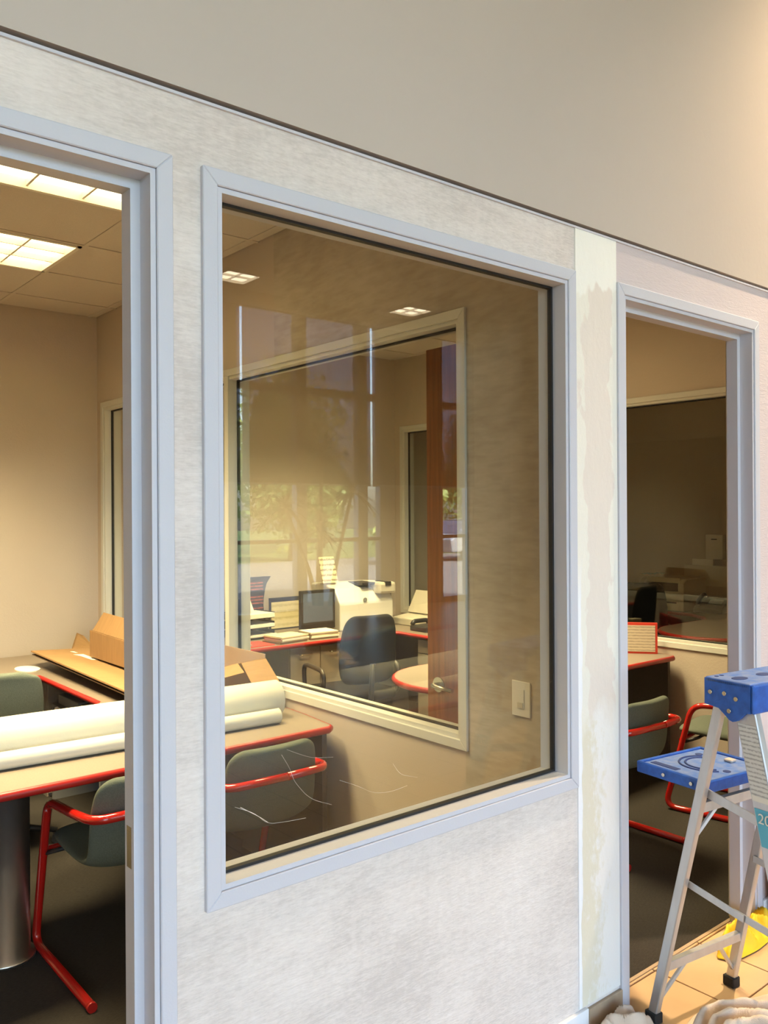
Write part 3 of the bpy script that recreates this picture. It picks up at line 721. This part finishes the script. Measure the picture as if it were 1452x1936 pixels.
t = thing('desktop_monitor', 'dark framed monitor on the counter, left of the big white printer', 'monitor', (3.90, 3.82, DZ), radians(0))
B('stand_foot', M_black, -.10, .10, -.08, .08, 0, .012, t); B('stand_neck', M_black, -.02, .02, 0, .03, .012, .14, t)
B('housing', M_black, -.165, .165, -.03, .005, .03, .34, t, bevel=.006); B('screen', M_screen, -.145, .14, -.032, -.03, .09, .315, t)
t = thing('white_printer', 'big white rounded printer on the counter corner of the middle office', 'printer', (4.35, 3.95, DZ), radians(-5))
bm = bmesh.new(); prism_dir(bm, [(-.26, -.24, 0), (-.26, .22, 0), (-.26, .22, .36), (-.26, .02, .37), (-.26, -.16, .33), (-.26, -.24, .22)], (.52, 0, 0)); obj('body', bm, M_white, t, bevel=.012, seg=2)
B('output_tray', M_black, -.02, .12, -.20, .02, .352, .372, t); B('control_panel', M_cream, .10, .27, -.27, -.10, .28, .375, t, bevel=.02); B('display', M_black, .16, .215, -.275, -.12, .345, .379, t)
B('side_grille', M_grey, .262, .268, -.2, .1, .05, .3, t); bm = bmesh.new(); cyl(bm, (-.02, -.245, .24), (-.02, -.238, .24), .018, 16); obj('badge', bm, M_grey, t)
t = thing('counter_card', 'cream printed card standing on top of the white printer', 'card', (4.12, 3.93, DZ + .375), radians(-5))
slab4('card', [(-.07, 0, 0), (.075, .0, 0), (.06, .05, .21), (-.085, .05, .21)], .003, M_notice, t)
t = thing('desk_phone_fax', 'cream desk fax machine with a tilted screen on the return desk', 'fax machine', (4.86, 3.66, DZ), radians(-90))
bm = bmesh.new(); prism_dir(bm, [(-.17, -.16, 0), (-.17, .16, 0), (-.17, .16, .10), (-.17, -.16, .06)], (.34, 0, 0)); obj('body', bm, M_cream, t, bevel=.008)
slab4('tilted_panel', [(-.15, .02, .08), (.15, .02, .08), (.15, .12, .26), (-.15, .12, .26)], .03, M_cream, t)
slab4('screen', [(-.06, .016, .115), (.12, .016, .115), (.12, .082, .225), (-.06, .082, .225)], -.004, M_screen, t)
bm = bmesh.new()
for i in range(2):
    for j in range(5): box(bm, -.13 + .03 * i, -.115 + .03 * i, .015 + j * .015, .02 + j * .015, .10 + j * .028, .11 + j * .028)
obj('buttons', bm, M_grey, t)
t = thing('desk_telephone', 'black telephone in front of the cream fax machine', 'telephone', (4.62, 3.32, DZ), radians(-90))
B('base', M_black, -.10, .10, -.09, .09, 0, .045, t, bevel=.01); bm = bmesh.new(); sweep(bm, fillet([(-.07, -.09, .05), (-.07, -.07, .075), (-.07, .07, .075), (-.07, .09, .05)], .02), .018, 8); obj('handset', bm, M_black, t)
t = thing('computer_tower', 'dark computer tower with a small lit square, under the middle office desk', 'computer', (4.12, 3.30, .0), radians(-80))
B('case', M_black, -.20, .20, -.10, .10, .0, .42, t, bevel=.006); B('lit_square', M_led, -.203, -.20, -.02, .02, .34, .37, t)
# right doorway: on the middle desk
t = thing('framed_notice', 'printed notice in a bright red frame standing at the desk corner', 'framed notice', (4.90, 1.60, DZ), math.atan2(1.485 - 1.72, 5.009 - 4.82))
B('frame', M_redfold, -.24, .158, 0, .02, 0, .205, t, bevel=.002); B('paper', M_print, -.228, .143, -.002, 0, .014, .188, t)
t = thing('note_holder', 'small yellow green note box with a cream top behind the red framed notice', 'note box', (4.95, 1.93, DZ), 0)
B('green_box', mat('lime_card', (.42, .44, .06), .6), -.11, .0, -.03, .03, 0, .12, t); B('cream_lid', M_paperc, -.11, .002, -.032, .032, .12, .16, t)

# ------------------------------------------------------------------ unlit right office
t = thing('laser_printer', 'cream laser printer on the desk of the unlit right office', 'printer', (7.45, 2.87, DZ), radians(-90))
bm = bmesh.new(); prism_dir(bm, [(-.24, -.2, 0), (-.24, .2, 0), (-.24, .2, .30), (-.24, -.14, .30), (-.24, -.2, .26)], (.06, 0, 0)); prism_dir(bm, [(.18, -.2, 0), (.18, .2, 0), (.18, .2, .30), (.18, -.14, .30), (.18, -.2, .26)], (.06, 0, 0)); obj('side_body', bm, M_cream, t, bevel=.006)
B('top_cover', M_cream, -.18, .18, -.16, .2, .26, .31, t, bevel=.004); B('output_slot', M_black, -.18, .18, -.15, .18, .18, .26, t); B('front_drawer', M_cream, -.18, .18, -.19, .18, .0, .18, t, bevel=.004); B('slot_line', M_black, -.16, .16, -.195, -.19, .07, .085, t)
t = thing('conference_phone', 'dark desk phone with a pale screen in the unlit right office', 'telephone', (7.40, 2.44, DZ), radians(-80))
bm = bmesh.new(); prism_dir(bm, [(-.13, -.1, 0), (-.13, .1, 0), (-.13, .1, .13), (-.13, -.1, .04)], (.26, 0, 0)); obj('body', bm, M_black, t, bevel=.008)
slab4('screen', [(-.02, -.02, .082), (.10, -.02, .082), (.10, .05, .114), (-.02, .05, .114)], .004, mat('pale_screen', (.35, .40, .45), .3), t)
bm = bmesh.new(); sweep(bm, fillet([(-.09, -.1, .07), (-.09, -.08, .11), (-.09, .07, .16), (-.09, .1, .14)], .03), .02, 8); obj('handset', bm, M_black, t)
t = thing('wall_file_box', 'cream wall file holder behind the phone in the unlit right office', 'file holder', (7.80, 2.72, .96), 0)
B('pocket', M_cream, -.05, .0, -.26, .20, 0, .20, t); B('papers', M_paper2, -.04, -.01, -.10, .12, .19, .26, t)
t = thing('wall_dispenser', 'small white box on the wall above the file holder in the right office', 'wall box', (7.86, 2.63, 1.22), 0)
B('case', M_white, -.06, .0, -.09, .09, 0, .24, t, bevel=.006); B('slot', M_black, -.062, -.06, -.03, .03, .19, .20, t)
t = thing('film_packet', 'crinkled clear film packet lying on the printer in the right office', 'packet', (7.35, 3.02, DZ + .31))
bm = bmesh.new()
for i in range(9):
    for j in range(6): bm.verts.new((-.12 + .03 * i, -.08 + .03 * j, .018 + .016 * random.random()))
bm.verts.ensure_lookup_table()
for i in range(8):
    for j in range(5): bm.faces.new([bm.verts[i * 6 + j], bm.verts[(i + 1) * 6 + j], bm.verts[(i + 1) * 6 + j + 1], bm.verts[i * 6 + j + 1]])
obj('film', bm, mat('crinkled_film', (.35, .5, .5), .1), t)

# ------------------------------------------------------------------ step ladder
LR = math.atan2(-.148 + .09, 2.906 - 2.495)
t = thing('step_ladder', 'aluminium step ladder with blue cap and blue shelf in the right doorway', 'ladder', (2.7005, -.119, 0), LR)
CZl = 1.185
def rail(a0, b0, a1, b1, z1, w, d, name, m=M_alu):
    """channel rail; b grows towards the room (local -y)"""
    bm = bmesh.new()
    def sec(a, b, z): return [(a - w / 2, -b - d / 2, z), (a + w / 2, -b - d / 2, z), (a + w / 2, -b + d / 2, z), (a - w / 2, -b + d / 2, z)]
    hexa(bm, sec(a0, b0, .03) + sec(a1, b1, z1)); return obj(name, bm, m, t, bevel=.003, seg=1)
rl = dict(a0=.203, a1=.160, b0=.0, b1=.262)
for s in (-1, 1):
    rail(s * rl['a0'], 0, s * (.16 if s > 0 else .195), rl['b1'], 1.12, .024, .034, 'rear_rail')
    bm = bmesh.new(); box(bm, s * .203 - .019, s * .203 + .019, -.022, .024, 0, .036); obj('rubber_foot', bm, M_rubber, t, bevel=.003, seg=1)
    rail(s * .235, .62, s * .185, .335, 1.13, .026, .072, 'front_rail')
    bm = bmesh.new(); box(bm, s * .235 - .02, s * .235 + .02, -.66, -.58, 0, .04); obj('rubber_foot', bm, M_rubber, t, bevel=.003, seg=1)
def lerp(p, q, k): return tuple(p[i] + (q[i] - p[i]) * k for i in range(3))
def bar(p, q, w, h, name, m=M_alu):
    bm = bmesh.new(); p, q = Vector(p), Vector(q); d = (q - p).normalized(); sx = d.cross(Vector((0, 0, 1))).normalized() * w / 2; sz = sx.cross(d).normalized() * h / 2
    hexa(bm, [p - sx - sz, p + sx - sz, p + sx + sz, p - sx + sz, q - sx - sz, q + sx - sz, q + sx + sz, q - sx + sz]); return obj(name, bm, m, t, bevel=.0015, seg=1)
def rear(s, z): k = (z - .03) / 1.09; return (s * (.203 + ((.16 if s > 0 else .195) - .203) * k), -rl['b1'] * k, z)
def front(s, z): k = (z - .03) / 1.10; return (s * (.235 - .05 * k), -(.62 - .285 * k), z)
for z in (.20, .76):
    bar(rear(-1, z), rear(1, z), .022, .030, 'rear_brace')
for s in (-1, 1):
    p = rear(s, .06); q = rear(s, .19); bar(p, (s * .08, q[1], .195), .012, .012, 'gusset')
    bar(rear(s, .64), (s * .10, rear(s, .76)[1], .755), .010, .012, 'gusset')
    m0 = rear(s, .50); m1 = front(s, .45); mm = lerp(m0, m1, .5); off = -s * .017
    bar((m0[0] + off, m0[1], m0[2]), (mm[0] + off, mm[1] - .02, mm[2] - .005), .004, .024, 'spreader_bar'); bar((mm[0] + off * 1.4, mm[1] + .02, mm[2]), (m1[0] + off * 1.4, m1[1], m1[2]), .004, .024, 'spreader_bar')
    bar((rear(s, .80)[0] + off, rear(s, .80)[1] - .01, .81), (front(s, .76)[0] + off, front(s, .76)[1], .765), .005, .030, 'shelf_arm')
for z in (.29, .58, .87):
    p, q = front(-1, z), front(1, z); bm = bmesh.new(); box(bm, p[0] + .01, q[0] - .01, p[1] - .05, p[1] + .035, z - .022, z); obj('step', bm, M_alu, t, bevel=.003, seg=1)
# blue cap with skirt, rivets and flat tool wells, their inner shade painted dark blue
bm = bmesh.new()
cy0, cy1 = -.375, -.215
box(bm, -.215, .215, cy0, cy1, CZl - .018, CZl)
obj('cap_top', bm, M_bluedust, t, bevel=.006, seg=2)
for s in (-1, 1):
    bm = bmesh.new(); prof = [(cy1, CZl - .004), (cy1, CZl - .085), (cy1 - .05, CZl - .09)] + [(cy1 - .075 - .012 * k, CZl - .095 - .028 * sin(pi * (k + 1) / 6)) for k in range(5)] + [(cy0 + .018, CZl - .09), (cy0, CZl - .088), (cy0, CZl - .004)]
    prism_dir(bm, [(s * .215, y, z) for y, z in prof], (-s * .014, 0, 0)); obj('cap_skirt', bm, M_blue, t)
bm = bmesh.new(); box(bm, -.215, .215, cy0 - .012, cy0, CZl - .088, CZl - .003); obj('cap_front', bm, M_blue, t, bevel=.004, seg=1)
for (y, z) in ((cy1 - .022, -.045), (cy1 - .072, -.042), (cy1 - .112, -.052), (cy1 - .088, -.092)):
    bm = bmesh.new(); cyl(bm, (-.2185, y, CZl + z), (-.2145, y, CZl + z), .0068, 10); obj('rivet', bm, M_nickel, t)
for q in ((-.16, -.04, .012), (-.04, .10, .018)):
    bm = bmesh.new(); prism(bm, [(q[0] + .03 * cos(a) + .0, -.30 + .02 * sin(a)) for a in [2 * pi * k / 14 for k in range(14)]], CZl - .001, CZl + .0012); obj('tool_well_shade', bm, mat('recess_shade_blue', (.006, .035, .17), .6), t)
for q in (-.19, -.165): 
    bm = bmesh.new(); prism(bm, [(q + .007 * cos(a), -.24 + .007 * sin(a)) for a in [2 * pi * k / 10 for k in range(10)]], CZl - .001, CZl + .0012); obj('tool_well_shade', bm, MATS['recess_shade_blue'], t)
# blue fold-down shelf
SZ = .845
def sh(x, y): return (x, y)
bm = bmesh.new()
box(bm, -.175, .135, -.185, .075, SZ - .022, SZ - .006)
obj('shelf_tray', bm, M_bluedust, t, bevel=.005, seg=1)
bm = bmesh.new()
for q in ((-.185, -.173, -.19, .08), (.133, .145, -.19, .08), (-.185, .145, .073, .085), (-.185, .145, -.20, -.188)): box(bm, q[0], q[1], q[2], q[3], SZ - .038, SZ)
obj('shelf_rim', bm, M_blue, t, bevel=.003, seg=1)
rc = MATS['recess_shade_blue']  # flat slots and rings, shade inside them painted as darker blue
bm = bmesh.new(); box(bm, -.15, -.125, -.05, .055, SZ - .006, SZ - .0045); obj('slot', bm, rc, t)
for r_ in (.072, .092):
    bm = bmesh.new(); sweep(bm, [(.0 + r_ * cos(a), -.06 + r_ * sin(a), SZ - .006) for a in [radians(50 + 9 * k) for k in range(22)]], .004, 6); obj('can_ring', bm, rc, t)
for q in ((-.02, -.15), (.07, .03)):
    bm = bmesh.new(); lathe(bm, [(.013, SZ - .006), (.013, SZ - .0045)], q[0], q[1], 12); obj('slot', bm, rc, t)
bm = bmesh.new(); box(bm, .07, .10, -.10, -.07, SZ - .006, SZ + .004); obj('dried_filler', bm, M_cloth, t, bevel=.003, seg=1)
for y in (-.14, -.03):
    bm = bmesh.new(); cyl(bm, (-.189, y, SZ - .02), (-.185, y, SZ - .02), .006, 10); obj('rivet', bm, M_nickel, t)
# stickers on the outer face of the left front rail
def rail_quad(z0, z1, m, name, pad=.005, w=.030, lift=.0145):
    p0, p1 = front(-1, z0), front(-1, z1)
    return slab4(name, [(p0[0] - lift, p0[1] - w, z0), (p0[0] - lift, p0[1] + w, z0), (p1[0] - lift, p1[1] + w, z1), (p1[0] - lift, p1[1] - w, z1)], .0008, m, t)
rail_quad(.845, 1.06, M_label, 'safety_sticker')
rail_quad(.72, .825, mat('light_blue_sticker', (.10, .42, .58), .4), 'blue_sticker')
tcv = bpy.data.curves.new('number', 'FONT'); tcv.body = '20'; tcv.size = .042; tcv.extrude = .0004
tmp = bpy.data.objects.new('number', tcv); COL.objects.link(tmp)
bpy.context.view_layer.update(); tme = bpy.data.meshes.new_from_object(tmp.evaluated_get(bpy.context.evaluated_depsgraph_get()))
bpy.data.objects.remove(tmp); tme.materials.clear(); tme.materials.append(M_paper2)
num = bpy.data.objects.new('sticker_number', tme); COL.objects.link(num); num.parent = t
fp = front(-1, .785); num.rotation_euler = (radians(90), 0, radians(-90)); num.location = (fp[0] - .0165, fp[1] + .026, .785)
rail_quad(.845, .86, M_paper2, 'sticker_margin', lift=.0155)

# paint cloth, yellow rag, terracotta planter
def crumple(name, cx, cy, rx, ry, h, m, label, cat, seed, rz=0, arcs=None, fr=1.0):
    bm = bmesh.new(); NR, NT = 34, 110; rings = []
    for i in range(NR + 1):
        rr = i / NR; ring = []
        for k in range(NT):
            a = 2 * pi * k / NT; nb = 1 + .22 * noise.noise(Vector((cos(a) * 1.6 + seed, sin(a) * 1.6, seed)))
            x, y = rr * rx * nb * cos(a), rr * ry * nb * sin(a)
            w1_ = noise.noise(Vector((x * 6 * fr + seed, y * 6 * fr, 1.7))); w2_ = noise.noise(Vector((x * 14 * fr + seed, y * 11 * fr, 5.1)))
            rid = 1 - abs(sin((y * 22 * fr + x * 9 * fr + w1_ * 4.2)))
            if arcs:
                dd = math.hypot(x - arcs[0], (y - arcs[1]) * 1.5) + .02 * w1_; e = 0
                for q in arcs[2:]: e = max(e, math.exp(-((dd - q) / .020) ** 2))
                z = h * min(1, (1 - rr ** 5) * 1.3) * (.16 + .75 * e + .22 * max(0, w2_ + .1))
            else: z = h * (1 - rr ** 4) * (.25 + .45 * rid ** 1.5 + .45 * max(0, w1_ + .35) + .2 * w2_) * (1 if rr < .97 else .3)
            ring.append(bm.verts.new((x, y, max(.003, z + .004))))
        rings.append(ring)
    for A, Bb in zip(rings[1:], rings[2:]):
        for k in range(NT): bm.faces.new([A[k], A[(k + 1) % NT], Bb[(k + 1) % NT], Bb[k]])
    c0 = bm.verts.new((0, 0, rings[1][0].co.z))
    for v in rings[0]: bm.verts.remove(v)
    for k in range(NT): bm.faces.new([c0, rings[1][k], rings[1][(k + 1) % NT]])
    o = obj(name, bm, m, smooth=True); s = o.modifiers.new('solid', 'SOLIDIFY'); s.thickness = .003; s.offset = 1
    tag(o, label, cat, loc=(cx, cy, 0)); o.rotation_euler = (0, 0, rz); return o
crumple('drop_cloth', 2.71, -.335, .25, .16, .095, M_cloth, 'crumpled cream drop cloth on the tiles between the ladder legs', 'drop cloth', 3.3, radians(-20), (-.12, -.12, .10, .17, .245))
crumple('drop_cloth', 2.345, -.085, .13, .075, .09, M_cloth, 'smaller cream cloth bunched against the wall base left of the ladder foot', 'drop cloth', 8.1, radians(-10), fr=1.7)
crumple('yellow_rag', 3.25, -.03, .21, .065, .11, M_yellow, 'bright yellow rag on the tiles by the right door jamb', 'rag', 5.7, radians(0), fr=1.8)
t = thing('terracotta_planter', 'reddish brown square planter at the right edge behind the ladder', 'planter', (3.59, -.18, 0))
bm = bmesh.new(); hexa(bm, [(-.145, -.145, 0), (.145, -.145, 0), (.145, .145, 0), (-.145, .145, 0), (-.155, -.155, .46), (.155, -.155, .46), (.155, .155, .46), (-.155, .155, .46)]); obj('pot', bm, M_terra, t, bevel=.008)
B('rim', M_terra, -.163, .163, -.163, .163, .44, .48, t, bevel=.008); B('soil', M_bark, -.14, .14, -.14, .14, .46, .482, t)

# ------------------------------------------------------------------ lobby behind the camera (seen mirrored in the panes)
sf = stE('window_4'); y = SFY
mull = [(-5.9, -5.7), (-3.55, -3.35), (-1.1, -.9), (1.35, 1.55), (2.75, 2.9), (4.05, 4.25), (5.3, 5.45), (6.56, 6.74), (7.85, 8.05), (9.13, 9.34), (11.80, 11.95)]
for x0, x1 in mull: B('mullion', M_sfm, x0, x1, y - .08, y + .06, .0, 4.98, sf)
for z0, z1 in ((0, .10), (1.20, 1.265), (3.655, 3.775), (4.96, 5.2)): B('transom', M_sfm if z0 < 4.9 else M_lobby, -6, 13, y - .07, y + .05, z0, z1, sf)
xs = [-6] + [v for m_ in mull for v in m_] + [13]
for x0, x1 in zip(xs[2::2], xs[3::2]):
    if x1 - x0 > .05 and not (x0 > 9.3 and x1 < 11.85):
        for z0, z1 in ((.10, 1.20), (1.265, 3.655), (3.775, 4.96)): B('pane', M_sfglass, x0, x1, y - .003, y + .003, z0, z1, sf)
B('pane', M_sfglass, 9.34, 9.64, y - .003, y + .003, .1, 4.96, sf); B('pane', M_sfglass, 11.17, 11.80, y - .003, y + .003, .1, 4.96, sf)
st(B('wall_storefront', M_lobby, 9.64, 11.17, y - .1, y + .04, 0, 4.97))
st(B('wall_storefront', M_lobby, 11.95, 13, y - .1, y + .10, 0, 4.97))
shx = [(-5.9, -3.47), (-3.43, -1.0), (-.96, 1.45), (1.49, 4.15), (4.19, 6.76), (6.80, 9.36), (9.40, 11.94)]
names = ['first', 'second', 'third', 'fourth', 'fifth', 'sixth', 'seventh', 'eighth']
for k, (x0, x1) in enumerate(shx):
    if k < 4: continue
    t = thing('roller_shade', 'dark solar shade half lowered over the lobby windows, %s of its row' % names[k - 4], 'shade', ((x0 + x1) / 2, y + .12, 2.17), 0, 'lobby roller shades')
    w = (x1 - x0) / 2; B('fabric', M_shade, -w, w, -.0005, .0005, 0, 2.79, t); B('hem_bar', M_sfm, -w, w, -.006, .006, -.02, .01, t)
    bm = bmesh.new(); cyl(bm, (-w, 0, 2.80), (w, 0, 2.80), .03, 12); obj('roller_tube', bm, M_sfm, t)
gl = 'square lobby ceiling lights'
for i, x in enumerate((-3.9, -.48, 2.93, 6.35, 9.77)):
    troffer(x - .3, x + .3, -9.45, -8.87, HZ - .05, 'square ceiling light by the lobby windows, number %s from the left wall' % ['one', 'two', 'three', 'four', 'five'][i], M_lamp2, gl, nx=1, ny=1)
k = 0
for yy, nm in ((-5.6, 'middle row'), (-2.6, 'row nearest the office wall')):  # extra rows out of view, added to warm the lobby light
    for x in (-3.9, -.48, 2.93, 6.35, 9.77):
        troffer(x - .3, x + .3, yy - .3, yy + .3, HZ - .05, 'added lobby fill light, unseen, %s, %s from the left' % (nm, ['one', 'two', 'three', 'four', 'five'][k % 5]), M_lamp2, gl, nx=1, ny=1); k += 1
# warm wall-washer above the right doorway
t = thing('downlight', 'round warm downlight in the lobby ceiling close to the upper wall', 'ceiling light', (4.35, -.55, HZ - .004))
bm = bmesh.new(); lathe(bm, [(.10, -.012), (.10, 0), (.078, 0), (.078, -.012)], n=24); obj('trim_ring', bm, M_louver, t)
bm = bmesh.new(); lathe(bm, [(.076, -.006), (.076, -.002)], n=20); obj('lens', bm, mat('warm_lens', (1, .75, .45), emit=6), t)
ld = bpy.data.lights.new('downlight_beam', 'SPOT'); ld.energy = 1100; ld.color = (1, .74, .46); ld.spot_size = radians(105); ld.spot_blend = 1; ld.shadow_soft_size = .07
lo = bpy.data.objects.new('downlight_beam', ld); COL.objects.link(lo); lo.location = (4.35, -.55, HZ - .03); lo.rotation_euler = (radians(-12), 0, 0)

# potted dragon tree in the lobby
t = thing('potted_dragon_tree', 'tall potted dragon tree with spiky leaf heads standing in the lobby', 'plant', (6.22, -6.88, 0))
bm = bmesh.new(); lathe(bm, [(.20, 0), (.27, .5), (.29, .52), (.29, .56), (.25, .56), (.24, .5)], n=24); obj('pot', bm, M_terra, t)
heads = [((0, 0), (.02, 0, 2.45), .75), ((.1, .05), (.42, .1, 1.95), .55), ((-.1, .03), (-.45, -.1, 1.75), .55), ((.02, -.08), (.12, -.2, 1.45), .5)]
for (bx, by), (hx, hy, hz), L in heads:
    bm = bmesh.new(); sweep(bm, fillet([(bx, by, .45), (bx * 1.6, by * 1.5, hz * .5), (hx, hy, hz)], .5, 6), .035, 8, r1=.022); obj('trunk', bm, M_bark, t)
    bm = bmesh.new()
    for k in range(46):
        az = random.uniform(0, 2 * pi); el = random.uniform(-.3, 1.25); l = L * random.uniform(.7, 1.05); w = .018
        d = Vector((cos(az) * cos(el), sin(az) * cos(el), sin(el))); sd_ = Vector((-sin(az), cos(az), 0)); prev = None
        for q in range(7):
            u = q / 6; p = Vector((hx, hy, hz)) + d * l * u - Vector((0, 0, .55 * l * u * u)); ww = w * (1 - u ** 2 * .95)
            cur = (bm.verts.new(p - sd_ * ww), bm.verts.new(p + sd_ * ww))
            if prev: bm.faces.new([prev[0], prev[1], cur[1], cur[0]])
            prev = cur
    o = obj('leaf_head', bm, M_palm, t)

# ------------------------------------------------------------------ outside
st(B('ground', M_ground, -60, 80, -24, SFY - .1, -.25, -.05)); st(B('ground', M_grass, -60, 80, -70, -24, -.25, -.04))
def crown_mesh(n, rx, rz, leaf, seed):
    rnd = random.Random(seed); bm = bmesh.new()
    cl = [Vector((rnd.gauss(0, .45) * rx, rnd.gauss(0, .45) * rx, rnd.gauss(0, .42) * rz)) for _ in range(26)]
    for k in range(n):
        c_ = rnd.choice(cl); p = c_ + Vector((rnd.gauss(0, .2) * rx, rnd.gauss(0, .2) * rx, rnd.gauss(0, .17) * rz))
        a = Vector((rnd.uniform(-1, 1), rnd.uniform(-1, 1), rnd.uniform(-1, 1))).normalized(); b = a.orthogonal().normalized() * leaf * rnd.uniform(.6, 1.2); a = a * leaf * rnd.uniform(.6, 1.4)
        v = [bm.verts.new(p + q) for q in (-a, b * .5, a, -b * .5)]; bm.faces.new(v)
    return bm
tl = ['leafy tree outside the lobby windows, %s' % s for s in ('far left', 'left of the entrance side', 'behind the potted dragon tree', 'with the tallest crown', 'near the solid wall panel', 'at the far right', 'small one by the road')]
spots = [(13.6, -27.5, 2.9, 1.5, 2.3), (17.2, -24, 2.7, 1.5, 1.9), (20.6, -29, 5.6, 2.6, 3.6), (24.6, -32.5, 3.0, 1.3, 2.2), (26.9, -24.0, 3.0, 1.6, 2.3), (33.5, -29, 4.2, 2.6, 3.2), (19.0, -20.0, 1.3, 1.0, .8)]
for i, (x, y_, z, rx, rz) in enumerate(spots):
    t = thing('leafy_tree', tl[i], 'tree', (x, y_, -.04), 0, 'trees outside the lobby')
    o = obj('crown', crown_mesh(5200 if i < 6 else 2500, rx, rz, .16, i), M_leaf if i % 2 == 0 else M_leafd, t); o.location = (0, 0, z)
    bm = bmesh.new(); sweep(bm, [(0, 0, 0), (.1, 0, z * .5), (0, .1, z)], .18, 8, r1=.08); obj('trunk', bm, M_bark, t)
def car(x, y_, label, m):
    t = thing('car', label, 'car', (x, y_, -.04))
    bm = bmesh.new(); prism_dir(bm, [(-2.2, -.85, .3), (-2.25, -.85, .75), (-1.9, -.85, .95), (1.2, -.85, .98), (2.15, -.85, .8), (2.25, -.85, .35)], (0, 1.7, 0)); obj('body', bm, m, t, bevel=.06)
    bm = bmesh.new(); prism_dir(bm, [(-1.8, -.72, .94), (-1.3, -.72, 1.42), (.4, -.72, 1.45), (1.2, -.72, .96)], (0, 1.44, 0)); obj('cabin', bm, M_screen, t, bevel=.05)
    B('roof', m, -1.25, .38, -.70, .70, 1.43, 1.47, t)
    for wx in (-1.4, 1.4):
        for wy in (-.86, .74): bm = bmesh.new(); cyl(bm, (wx, wy, .32), (wx, wy + .12, .32), .32, 20); obj('wheel', bm, M_rubber, t)
car(9.0, -21.5, 'white car parked outside the lobby windows, left one', M_carw); car(23.2, -20.5, 'silver car parked outside the lobby windows, right one', mat('silver_car', (.6, .62, .65), .25, .6))
